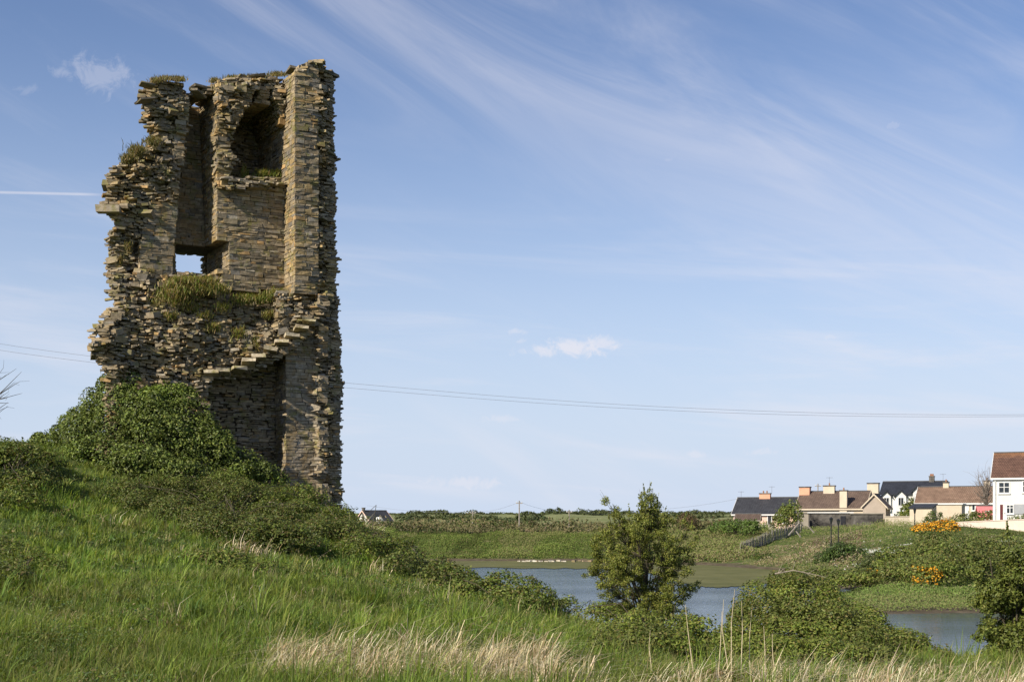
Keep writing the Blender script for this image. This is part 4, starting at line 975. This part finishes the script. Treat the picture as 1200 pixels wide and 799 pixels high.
# ------------------------------------------------------------------ houses
def tile_mat(name, c1, c2, lich=None, ls=.8, sx=.25, sz=.3, top=None):
    m, nt, N, L, B = mat_base(name)
    tc = N.new('ShaderNodeTexCoord'); mp = N.new('ShaderNodeMapping'); mp.inputs['Rotation'].default_value = (rad(90),0,0); L.new(tc.outputs['Object'], mp.inputs[0])
    br = N.new('ShaderNodeTexBrick'); br.inputs['Scale'].default_value = 1; br.inputs['Brick Width'].default_value = sx; br.inputs['Row Height'].default_value = sz*.6
    br.inputs['Mortar Size'].default_value = .02; br.inputs['Color1'].default_value = (*c1,1); br.inputs['Color2'].default_value = (*c2,1); br.inputs['Mortar'].default_value = (*[c*.45 for c in c1],1)
    L.new(mp.outputs[0], br.inputs[0])
    n = N.new('ShaderNodeTexNoise'); n.inputs['Scale'].default_value = ls; n.inputs['Detail'].default_value = 8; n.inputs['Roughness'].default_value = .7; L.new(tc.outputs['Object'], n.inputs['Vector'])
    r = ramp(N, [(.3,(.7,.7,.7)),(.7,(1.25,1.25,1.25))]); L.new(n.outputs[0], r.inputs[0])
    mx = N.new('ShaderNodeMix'); mx.data_type='RGBA'; mx.blend_type='MULTIPLY'; mx.inputs[0].default_value = 1; L.new(br.outputs[0], mx.inputs[6]); L.new(r.outputs[0], mx.inputs[7])
    col = mx.outputs[2]
    if lich:
        sp = N.new('ShaderNodeSeparateXYZ'); L.new(tc.outputs['Object'], sp.inputs[0])
        mm = N.new('ShaderNodeMath'); mm.operation = 'MULTIPLY_ADD'; L.new(n.outputs[0], mm.inputs[0]); mm.inputs[1].default_value = 2.2; L.new(sp.outputs[2], mm.inputs[2])
        mr = N.new('ShaderNodeMapRange'); L.new(mm.outputs[0], mr.inputs[0]); mr.inputs[1].default_value = top; mr.inputs[2].default_value = top+1.2; mr.inputs[4].default_value = .7
        m2 = N.new('ShaderNodeMix'); m2.data_type='RGBA'; L.new(mr.outputs[0], m2.inputs[0]); L.new(col, m2.inputs[6]); m2.inputs[7].default_value = (*lich,1); col = m2.outputs[2]
    L.new(col, B.inputs['Base Color']); B.inputs['Roughness'].default_value = .75; B.inputs['Specular IOR Level'].default_value = .3
    b = N.new('ShaderNodeBump'); b.inputs['Strength'].default_value = .7; b.inputs['Distance'].default_value = .04; L.new(br.outputs['Fac'], b.inputs['Height']); b.invert = True; L.new(b.outputs[0], B.inputs['Normal'])
    return m
def wallm(name, c): return noisy(name, tuple(v*.86 for v in c), c, .9, .85, .15, 8)
M_SLATE = tile_mat('slate', (.040,.042,.050), (.055,.057,.066)); M_SLATE2 = tile_mat('blue_slate', (.030,.034,.046), (.042,.046,.06))
M_BROWN = tile_mat('brown_tile', (.13,.09,.07), (.17,.12,.09)); M_TAN = tile_mat('tan_tile', (.22,.14,.095), (.29,.19,.13))
M_RED = tile_mat('red_tile', (.13,.070,.05), (.18,.10,.07), lich=(.36,.17,.06), top=8.2)
M_WHITE = wallm('white_render', (.70,.69,.66)); M_CREAM = wallm('cream_render', (.62,.53,.40)); M_PEACH = wallm('peach_render', (.70,.37,.24)); M_PEACH2 = wallm('pale_peach_render', (.74,.52,.42))
M_GREY = noisy('grey_block', (.035,.032,.03), (.17,.155,.135), .6, .9, .4, 6, lo=.4, hi=.62); M_TANW = wallm('tan_render', (.42,.35,.28)); M_OLD = noisy('old_wall', (.24,.21,.17), (.40,.36,.30), .6, .9)
M_TRIM = wallm('white_trim', (.74,.74,.72)); M_DARK = noisy('dark_opening', (.02,.02,.025), (.04,.04,.045), 2, .4); M_RIDGE = noisy('ridge', (.08,.08,.085), (.12,.12,.12), 3)
M_REDD = noisy('dark_red_door', (.10,.02,.02), (.14,.03,.025), 2, .5); M_PINK = noisy('pink_board', (.55,.16,.17), (.62,.2,.2), 3, .7); M_GREYP = noisy('grey_panel', (.30,.31,.33), (.36,.37,.38), 2, .6)
M_POT = noisy('chimney_pot', (.25,.12,.07), (.35,.18,.1), 5); M_BLACK = noisy('black_metal', (.012,.012,.014), (.03,.03,.032), 5, .45)
m, nt, N_, L_, B_ = mat_base('glass'); B_.inputs['Base Color'].default_value = (.02,.025,.03,1); B_.inputs['Roughness'].default_value = .05; B_.inputs['Specular IOR Level'].default_value = .8; M_GLASS = m

PSI = rad(24)
class House:
    """gabled house; local x along the front (to the right and nearer), y into the depth"""
    def __init__(s, name, label, px0, px1, Y, z0, ze, zr, depth, wall, roof, psi=PSI, over=.25, trim=None, cat='house', Lfix=None):
        s.psi = psi; k0 = (px0-600)/F; X0 = k0*Y; k1 = (px1-600)/F
        s.L = (k1*Y - X0)/(math.cos(psi)+k1*math.sin(psi)); s.L = Lfix or s.L; s.X0, s.Y0 = X0, Y; s.D = depth; s.ze = ze-z0; s.zr = zr-z0; s.z0 = z0
        s.root = empty(name, (X0, Y, z0), -psi, label=label, cat=cat)
        L, D, ze, zr = s.L, depth, s.ze, s.zr
        w = MB(); w.prism([(0,0,-.8),(0,D,-.8),(0,D,ze),(0,D/2,zr-.06),(0,0,ze)], (L,0,0)); w.build('wall', wall, s.root)
        r = MB(); sl = (zr-ze)/(D/2); t = .16; o = over
        r.prism([(-o,-o,ze-o*sl),(-o,D/2,zr),(-o,D+o,ze-o*sl),(-o,D+o,ze-o*sl+t),(-o,D/2,zr+t),(-o,-o,ze-o*sl+t)], (L+2*o,0,0)); s.roof = r.build('roof', roof, s.root)
        rg = MB(); rg.box(-o-.01, D/2-.12, zr+t-.05, L+o+.01, D/2+.12, zr+t+.07); rg.build('ridge_tiles', M_RIDGE, s.roof)
        fa = MB(); fa.box(-o, -o-.08, ze-o*sl-.12, L+o, -o-.003, ze-o*sl+t*.5); fa.build('gutter', trim or M_TRIM, s.roof)
        for x0_, x1_ in ((-o-.05, -o-.003), (L+o+.003, L+o+.05)):
            bb = MB(); bb.prism([(x0_,-o,ze-o*sl-.05),(x0_,D/2,zr-.05),(x0_,D+o,ze-o*sl-.05),(x0_,D+o,ze-o*sl+t+.02),(x0_,D/2,zr+t+.02),(x0_,-o,ze-o*sl+t+.02)], (x1_-x0_,0,0)); bb.build('bargeboard', trim or M_TRIM, s.roof)
    def lx(s, px, y=0):
        """local x of photo column px on the plane local y"""
        c, sn = math.cos(s.psi), math.sin(s.psi); X = s.X0 + y*sn; Y = s.Y0 + y*c; k = (px-600)/F
        return (k*Y - X)/(c + k*sn)
    def lz(s, py, x, y=0): Y = s.Y0 - x*math.sin(s.psi) + y*math.cos(s.psi); return (HY-py)/F*Y - s.z0
    def chimney(s, px0, px1, pyt, mat, y=None, depth=.7, pots=1, zb=None, parent=None):
        y = s.D/2 if y is None else y; x0, x1 = s.lx(px0, y), s.lx(px1, y); zt = s.lz(pyt, (x0+x1)/2, y); zb = s.ze if zb is None else zb
        m_ = MB(); m_.box(x0, y-depth/2, zb, x1, y+depth/2, zt-.14); c = m_.build('chimney', mat, parent or s.roof)
        m_ = MB(); m_.box(x0-.07, y-depth/2-.07, zt-.14, x1+.07, y+depth/2+.07, zt)
        for k in range(pots):
            xx = x0+(x1-x0)*(k+1)/(pots+1); m_.tube([(xx,y,zt-.01),(xx,y,zt+.38)], [.12,.10], 8)
        m_.build('chimney', M_GREYP if mat is not M_PEACH else M_PEACH, parent or s.roof) if False else None
        n_ = MB(); n_.box(x0-.07, y-depth/2-.07, zt-.14, x1+.07, y+depth/2+.07, zt); n_.build('chimney_cap', M_GREY, parent or s.roof)
        for k in range(pots):
            xx = x0+(x1-x0)*(k+1)/(pots+1); q = MB(); q.tube([(xx,y,zt-.01),(xx,y,zt+.34)], [.12,.09], 8); q.build('chimney_pot', M_POT, parent or s.roof)
    def window(s, px0, px1, py0, py1, name='window', mull=1, trans=.35, frame=None, label=None, y=0, pane=None):
        x0, x1 = s.lx(px0, y), s.lx(px1, y); z1, z0 = s.lz(py0, x0, y), s.lz(py1, x0, y)
        root = MB(); t = .09
        for b in ((x0-t,z0-t,x1+t,z0),(x0-t,z1,x1+t,z1+t),(x0-t,z0,x0,z1),(x1,z0,x1+t,z1)): root.box(b[0], y-.06, b[1], b[2], y-.003, b[3])
        for k in range(mull): xx = x0+(x1-x0)*(k+1)/(mull+1); root.box(xx-.04, y-.055, z0, xx+.04, y-.004, z1)
        if trans: zz = z1-(z1-z0)*trans; root.box(x0, y-.05, zz-.035, x1, y-.005, zz+.035)
        root.box(x0-.15, y-.14, z0-t-.09, x1+.15, y-.002, z0-t-.002)
        w = root.build(name, frame or M_TRIM, s.root)
        p = MB(); p.box(x0, y-.025, z0, x1, y-.001, z1); p.build('pane', pane or M_GLASS, w)
        return w
    def door(s, px0, px1, py0, mat, y=0):
        x0, x1 = s.lx(px0, y), s.lx(px1, y); z1 = s.lz(py0, x0, y)
        m_ = MB(); m_.box(x0, y-.05, 0, x1, y-.003, z1); d = m_.build('door', mat, s.root)
        m_ = MB(); m_.box(x0-.1, y-.08, 0, x0-.002, y-.002, z1+.1); m_.box(x1+.002, y-.08, 0, x1+.1, y-.002, z1+.1); m_.box(x0-.002, y-.08, z1+.002, x1+.002, y-.002, z1+.1); m_.build('door_frame', M_TRIM, d)
        m_ = MB(); m_.box(x1-.16, y-.09, z1*.48, x1-.06, y-.05, z1*.52); m_.build('handle', M_BLACK, d)
def aerial(root, x, y, z, h=1.2):
    m_ = MB(); m_.tube([(x,y,z),(x,y,z+h)], .025, 5); m_.tube([(x-.45,y,z+h-.1),(x+.45,y,z+h-.1)], .02, 4)
    for k in range(5): m_.tube([(x-.4+k*.2,y-.2,z+h-.1),(x-.4+k*.2,y+.2,z+h-.1)], .014, 4)
    m_.build('aerial', WIRE, root)

# slate cottage
H = House('cottage', 'peach walled cottage with a dark slate roof, leftmost of the village row', 859.5, 931, 200, -1.6, 1.05, 3.3, 6.6, M_PEACH2, M_SLATE, trim=M_WHITE)
H.chimney(890.5, 903, 577.5, M_PEACH, pots=2); H.window(878, 884, 607, 613, mull=1); H.window(918, 923, 606, 612, mull=1); H.door(900, 904, 604, M_DARK); aerial(H.root, .3, 3.3, H.zr, 1.1); aerial(H.root, 4.9, 3.3, H.zr+.8, 1.0)
# brown-roofed cottage with many chimneys
H = House('cottage', 'cream cottage with brown tiled roof and four chimneys beside the slate cottage', 934, 1013, 190, -1.3, 1.75, 4.0, 7.0, M_CREAM, M_BROWN, trim=M_CREAM)
H.chimney(937.5, 949.5, 570, M_PEACH, y=3.2, depth=1.1, pots=0); H.chimney(965.5, 978.5, 568.5, M_CREAM, y=3.4, depth=.9, pots=1); H.chimney(984.5, 993, 574, M_CREAM, y=.2, depth=.8, pots=1, zb=-.3, parent=H.root); H.chimney(1017, 1030, 565.5, M_CREAM, y=4.2, depth=1.2, pots=0)
aerial(H.root, H.lx(972, 3.4), 3.4, H.lz(568, 4), 1.2)
# rear wing seen end-on with render gable
G = House('cottage_wing', 'grey brown rendered gabled wing at the right end of the chimneyed cottage', 1038, 1060, 182, -1.3, 1.9, 3.45, 3.0, M_TANW, M_BROWN, psi=rad(-66), Lfix=4.0, trim=M_CREAM, cat='house')
# slate house with wall dormers
H = House('dormer_house', 'white house with blue black slate roof and pointed dormers', 1033, 1106, 215, -.4, 4.3, 6.1, 6.5, M_WHITE, M_SLATE2, trim=M_SLATE2)
H.chimney(1089, 1095, 557.5, M_GREY, pots=3)
for (pa, pb, pt) in ((1034,1044,576.5),(1050,1062,575.5),(1070,1082,570)):
    x0, x1 = H.lx(pa, -.3), H.lx(pb, -.3); xm = (x0+x1)/2; zt = H.lz(pt, xm, -.3); ze_ = zt - (x1-x0)*.48
    d = MB(); d.prism([(x0,-.45,ze_-2.4),(x1,-.45,ze_-2.4),(x1,-.45,ze_),(xm,-.45,zt),(x0,-.45,ze_)], (0,2.2,0)); dd = d.build('dormer', M_WHITE, H.root)
    r_ = MB(); r_.prism([(x0-.25,-.75,ze_-.2),(xm,-.75,zt+.05),(x1+.25,-.75,ze_-.2),(x1+.25,-.75,ze_),(xm,-.75,zt+.27),(x0-.25,-.75,ze_)], (0,3.4,0)); r_.build('dormer_roof', M_SLATE2, dd)
    f_ = MB(); f_.box(xm-.42,-.52,ze_-1.5,xm+.42,-.453,ze_-.2); w = f_.build('window', M_TRIM, H.root); p_ = MB(); p_.box(xm-.36,-.53,ze_-1.43,xm-.03,-.5,ze_-.27); p_.box(xm+.03,-.53,ze_-1.43,xm+.36,-.5,ze_-.27); p_.build('pane', M_GLASS, w)
H.window(1036, 1040, 596, 601); H.window(1052, 1058, 594, 600)
aerial(H.root, H.lx(1105,3), 3.2, H.zr, 1.3)
# long tan-roofed bungalow
H = House('bungalow', 'cream bungalow under a long tan tiled roof behind the garden yard', 1074, 1168, 178, -.6, 2.35, 4.35, 7.0, M_CREAM, M_TAN, trim=M_TRIM)
H.chimney(1105.5, 1112, 564.5, M_CREAM, pots=1); H.chimney(1153, 1160, 562.5, M_CREAM, pots=1)
H.window(1139.5, 1142.2, 591, 597.5, mull=0, trans=0); H.window(1144, 1147, 590, 597, mull=0, trans=0); H.window(1156, 1160, 589, 596); H.door(1130.5, 1134.5, 590, M_TRIM)
xw0, xw1 = H.lx(1064, -6), H.lx(1103, -2.5)
def flat_block(name, label, px0, px1, Y, pyt, dep, wall, roofm, psi=PSI, z0=None, cat='outbuilding', rise=0.0):
    k0 = (px0-600)/F; k1 = (px1-600)/F; X0 = k0*Y; L = (k1*Y-X0)/(math.cos(psi)+k1*math.sin(psi)); zt = (HY-pyt)/F*Y; z0 = h1(X0, Y) if z0 is None else z0
    r = empty(name, (X0, Y, z0), -psi, label=label, cat=cat); h = zt-z0
    w = MB(); w.prism([(0,0,-.6),(L,0,-.6),(L,0,h-.12),(0,0,h-.12)], (0,dep,rise)); w.build('wall', wall, r)
    q = MB(); q.prism([(-.15,-.15,h-.115),(L+.15,-.15,h-.115),(L+.15,-.15,h+.02),(-.15,-.15,h+.02)], (0,dep+.3,rise)); q.build('roof', roofm, r)
    return r, L, h
r, L, h = flat_block('outbuilding', 'cream flat topped outbuilding in front of the tan roofed bungalow', 1066, 1092, 163, 594.5, 4.5, M_CREAM, M_SLATE, rise=.5)
r2, L2, h2 = flat_block('outbuilding', 'cream low extension with white edged roof against the bungalow', 1092, 1127, 170, 590, 4.0, M_CREAM, M_TRIM)
r3, L3, h3 = flat_block('outbuilding', 'dark weathered block shed below the chimneyed cottage', 949, 999, 181, 600, 4, M_GREY, M_TRIM, psi=rad(6))
d = MB(); d.box(L3*.72,-.05,0,L3*.84,-.004,h3-.5); d.build('door', M_DARK, r3)
r4, L4, h4 = flat_block('outbuilding', 'lower grey block shed with a pale flat top below the gabled wing', 1000.5, 1035, 178, 601, 3.5, M_GREY, M_OLD, psi=rad(6))
r5, L5, h5 = flat_block('outbuilding', 'pale grey stub of wall at the left end of the dark block shed', 937, 947.5, 183, 600, 3, M_OLD, M_OLD, psi=rad(6))
G = House('garden_shed', 'small brown roofed shed in front of the peach cottage', 863, 889, 192, -1.5, .15, .85, 2.6, M_OLD, M_BROWN, psi=rad(14), trim=M_OLD, cat='shed')
G.window(872, 876, 610.5, 614)
def wall(name, label, px0, Y0, px1, Y1, pyt0, pyt1, th, mat, cap=None):
    a = gpt(px0, Y0); b = gpt(px1, Y1); za = (HY-pyt0)/F*Y0; zb = (HY-pyt1)/F*Y1; d = (b-a); d.z = 0; n = Vector((-d.y, d.x, 0)).normalized()*th
    r = empty(name, a, label=label, cat='wall'); w = MB(); o = Vector((0,0,0)); e = Vector((b.x-a.x, b.y-a.y, 0))
    w.prism([o+Vector((0,0,-.6)), e+Vector((0,0,b.z-a.z-.6)), e+Vector((0,0,zb-a.z-.08)), o+Vector((0,0,za-a.z-.08))], n); w.build('wall_panel', mat, r)
    c = MB(); u = n*.25; c.prism([o-u+Vector((0,0,za-a.z-.078)), e-u+Vector((0,0,zb-a.z-.078)), e-u+Vector((0,0,zb-a.z)), o-u+Vector((0,0,za-a.z))], n*1.5); c.build('coping', cap or mat, r)
wall('garden_wall', 'long low white garden wall in front of the two storey house', 1116, 150, 1260, 134, 611.5, 605, .25, wallm('pinkish_wall', (.74,.62,.52)))
wall('garden_wall', 'cream yard wall between the grey sheds and the cream outbuilding', 1037, 176, 1066, 166, 604.5, 604.5, .25, M_CREAM)
wall('garden_wall', 'short tan rubble wall below the peach cottage', 878, 187, 906, 184, 613.5, 614.5, .3, M_OLD)
# pink shed
G = House('garden_shed', 'pink garden shed beside the white two storey house', 1149, 1165, 158, h1((1155-600)/F*158,158), .75, 1.6, 2.2, M_PINK, M_PINK, psi=rad(10), trim=M_PINK, cat='shed')
G.door(1155, 1159, 599, M_PINK)
# white two-storey house
H = House('two_storey_house', 'white two storey house with a red brown tiled roof at the right edge', 1163.5, 1300, 150, -.15, 4.75, 7.5, 8.0, M_WHITE, M_RED, over=.2, trim=M_TRIM)
H.window(1171, 1182.5, 565.5, 577, mull=1, trans=.45); H.window(1199, 1212, 564, 576, mull=1, trans=.45); H.window(1180, 1187, 592, 601, mull=1, trans=.3); H.door(1172, 1175.5, 591, M_REDD); H.door(1176.6, 1179, 591, M_TRIM)
x0, x1 = H.lx(1188.5), H.lx(1212); m_ = MB(); m_.box(x0,-.09,.9,x1,-.004,H.lz(590.5,x0)); m_.build('cladding_panel', M_GREYP, H.root)
m_ = MB(); m_.tube([(.25,-.10,0),(.25,-.10,H.ze-.1)], .06, 6); m_.build('drainpipe', M_TRIM, H.root)
# distant white house, left
H = House('farmhouse', 'distant white farmhouse with slate roof at the foot of the mound', 435, 461, 260, -3.2, -.35, 1.85, 7.0, M_WHITE, M_SLATE, psi=rad(-32), trim=M_PEACH2)
for a, b in ((438,440.5),(443,445.5),(449,451.5),(455,457.5)): H.window(a, b, 613.3, 618, mull=0, trans=0)
x0, x1 = H.lx(443,-.6), H.lx(449,-.6); d = MB(); d.prism([(x0,-1.0,0),(x1,-1.0,0),(x1,-1.0,3.0),((x0+x1)/2,-1.0,3.9),(x0,-1.0,3.0)], (0,3,0)); d.build('porch', M_WHITE, H.root)
H.chimney(425, 427, 594.5, M_GREY, pots=0)
tree('bare_tree', 'grey leafless tree beside the white two storey house', 'tree', 1156, 600, 166, [(552,1146,1162),(562,1142,1168),(580,1142,1168),(590,1148,1164)], .8, 60, .8, .1, HAW, 10, .16, bare=True, bark=noisy('grey_bark', (.16,.13,.11), (.26,.22,.18), 5))

# ------------------------------------------------------------------ street furniture
def lamp_post(px, pyt, Y, label, h=None):
    g = gpt(px, Y, -.05); hh = (HY-pyt)/F*Y - g.z; r = empty('lamp_post', g, label=label, cat='lamp post', group='black lantern lamp posts on the slope')
    m_ = MB(); m_.tube([(0,0,0),(0,0,.5),(0,0,.52),(0,0,hh-.62)], [.11,.10,.06,.05], 8); m_.build('pole', M_BLACK, r)
    l = MB(); l.tube([(0,0,hh-.6),(0,0,hh-.18)], [.09,.18], 6); ln = l.build('lantern', M_GLASS, r)
    c = MB(); c.tube([(0,0,hh-.18),(0,0,hh-.02),(0,0,hh)], [.22,.07,.03], 6); c.tube([(0,0,hh-.66),(0,0,hh-.6)], [.06,.1], 6); c.build('lantern_cap', M_BLACK, r)
lamp_post(974, 605.5, 132, 'black lantern lamp post on the slope, left one of the close pair')
lamp_post(982.5, 607.5, 134, 'black lantern lamp post on the slope, right one of the close pair')
lamp_post(1072, 594.5, 150, 'black lantern lamp post alone in front of the cream outbuilding')
def pole(px, pyt, Y, label, grp='telegraph poles beyond the far bank'):
    g = gpt(px, Y, -.3); hh = (HY-pyt)/F*Y - g.z; r = empty('telegraph_pole', g, label=label, cat='telegraph pole', group=grp)
    m_ = MB(); m_.tube([(0,0,0),(0,0,hh)], [.12,.09], 8); m_.build('pole', POLEW, r)
    c = MB(); c.box(-.5,-.06,hh-.45,.5,.06,hh-.33); a = c.build('crossarm', POLEW, r)
    for k in (-.42,.42): i_ = MB(); i_.tube([(k,0,hh-.33),(k,0,hh-.15)], .05, 6); i_.build('insulator', M_TRIM, a)
    return g+Vector((0,0,hh-.15))
T1 = pole(554, 598, 225, 'weathered telegraph pole, leftmost of the three beyond the water'); T2 = pole(608.5, 586.5, 212, 'tallest telegraph pole, middle of the three beyond the water'); T3 = pole(667, 597, 222, 'telegraph pole beyond the water nearest the hawthorn tree')
pole(958.5, 566.5, 230, 'telegraph pole top showing behind the roof of the chimneyed cottage', 'poles among the houses')
def wire(name, label, pts, r, sag, cat='cable', grp=None):
    m_ = MB(); P = []
    for a, b in zip(pts[:-1], pts[1:]):
        for k in range(14): t = k/14; P.append(a.lerp(b, t) - Vector((0,0,sag*4*t*(1-t))))
    P.append(pts[-1]); o0 = P[0]; m_.tube([p-o0 for p in P], r, 5); o = m_.build(name, WIRE); o.location = o0; tag(o, label=label, cat=cat, group=grp)
wire('overhead_wire', 'thin wire strung between the three telegraph poles beyond the water', [at(430, 592, 235), T1, T2, T3, at(760, 600, 235)], .014, .5)
wire('overhead_wire', 'thin wire running from the hawthorn side to the slate cottage', [at(740, 598, 235), at(866, 584, 202)], .016, .4)
# the long power line crossing the sky behind the tower
def sky_wire(dy, label):
    tab = [(-500,300),(-200,367),(0,404),(110,418),(260,436),(405,448.5),(500,457),(600,465.5),(700,472.5),(800,478),(900,482),(1000,484.8),(1100,486),(1200,486),(1400,483),(1700,472)]
    xs = np.linspace(-500,1700,60); P = [at(x, np.interp(x, *zip(*tab))+dy*(1.5 - x/1200*1.1 if x < 1200 else .4), 95) for x in xs]
    # smooth
    m_ = MB(); 
    for _ in range(3): P = [P[0]]+[(P[i-1]+P[i]*2+P[i+1])/4 for i in range(1,len(P)-1)]+[P[-1]]
    o0 = P[0]; m_.tube([p-o0 for p in P], .011, 5); o = m_.build('power_line', WIRE); o.location = o0; tag(o, label=label, cat='power line', group='pair of power lines crossing the sky behind the tower')
sky_wire(0, 'upper of the two power lines crossing the sky behind the tower'); sky_wire(5.0, 'lower of the two power lines crossing the sky behind the tower')

# netting fence with leaning posts
def fence():
    P = [gpt(px, Y) for px, Y in ((868,158),(880,161),(893,164),(907,167),(922,170),(938,173))]; o0 = P[0]
    r = empty('netting_fence', o0, label='grey sagging wooden fence running up the bank toward the sheds', cat='fence')
    m_ = MB()
    for a, b in zip(P[:-1], P[1:]):
        n = 26
        for k in range(n):
            t = k/n; q = a.lerp(b, t) - o0; hh = 1.45*random.uniform(.7,1.1); s = random.gauss(0,.06); m_.tube([q+Vector((0,0,-.1)), q+Vector((s,0,hh))], .035, 4)
        for zz in (.35,1.1): m_.tube([a-o0+Vector((0,.06,zz)), b-o0+Vector((0,.06,zz))], .03, 4)
    m_.build('paling', noisy('grey_wood', (.16,.15,.13),(.26,.24,.21), 3), r)
    for p in P:
        q = MB(); s = random.gauss(0,.12); q.tube([p-o0+Vector((0,.12,-.2)), p-o0+Vector((s,.12,1.3))], .07, 6); q.build('post', POLEW, r)
fence()
for i, (a, b, lab) in enumerate((((924,627),(937,612),'long grey plank leaning at the upper end of the fence'),((933,622),(939,630),'short pale plank lying aslant on the bank by the fence'),((915,632),(920,637),'small pale plank on the bank below the fence'),((947,616),(954,624),'dark prop leaning from the corner of the block shed'))):
    Y = 168; p = at(a[0], a[1], Y); q = at(b[0], b[1], Y); gz = h1(p.x, Y); lo = min(p.z, q.z); dz = gz-lo+.02
    m_ = MB(); m_.tube([(0,0,0), q-p], .09, 4); o = m_.build('plank', POLEW); o.location = p; tag(o, label=lab, cat='plank')
# pale shore rocks
random.seed(9)
for i in range(16):
    px = 608+i*5.2+random.uniform(-1.5,1.5) if i < 11 else 672+(i-11)*6.5+random.uniform(-2,2); Y = random.uniform(164.5, 167.5); x = (px-600)/F*Y
    V_, F_, T_ = stones_mesh([(0,0,.1, random.uniform(.25,.8), random.uniform(.3,.5), random.uniform(.12,.24), random.uniform(-.5,.5), 0, 0, *( (.62,.58,.5) if i < 11 else (.34,.26,.2)))])
    o = mesh_np('shore_rock', V_, F_, STONE, tint=T_); o.location = (x, Y, max(-4.97, h1(x, Y)))
    if i < 11: tag(o, label=ORD[i]+' pale rock from the left in the line of white stones on the far shore', cat='rock', group='white stones on the far shore')
    else: tag(o, label=ORD[i-11]+' brown rock from the left on the shore behind the hawthorn', cat='rock', group='brown rocks on the far shore')
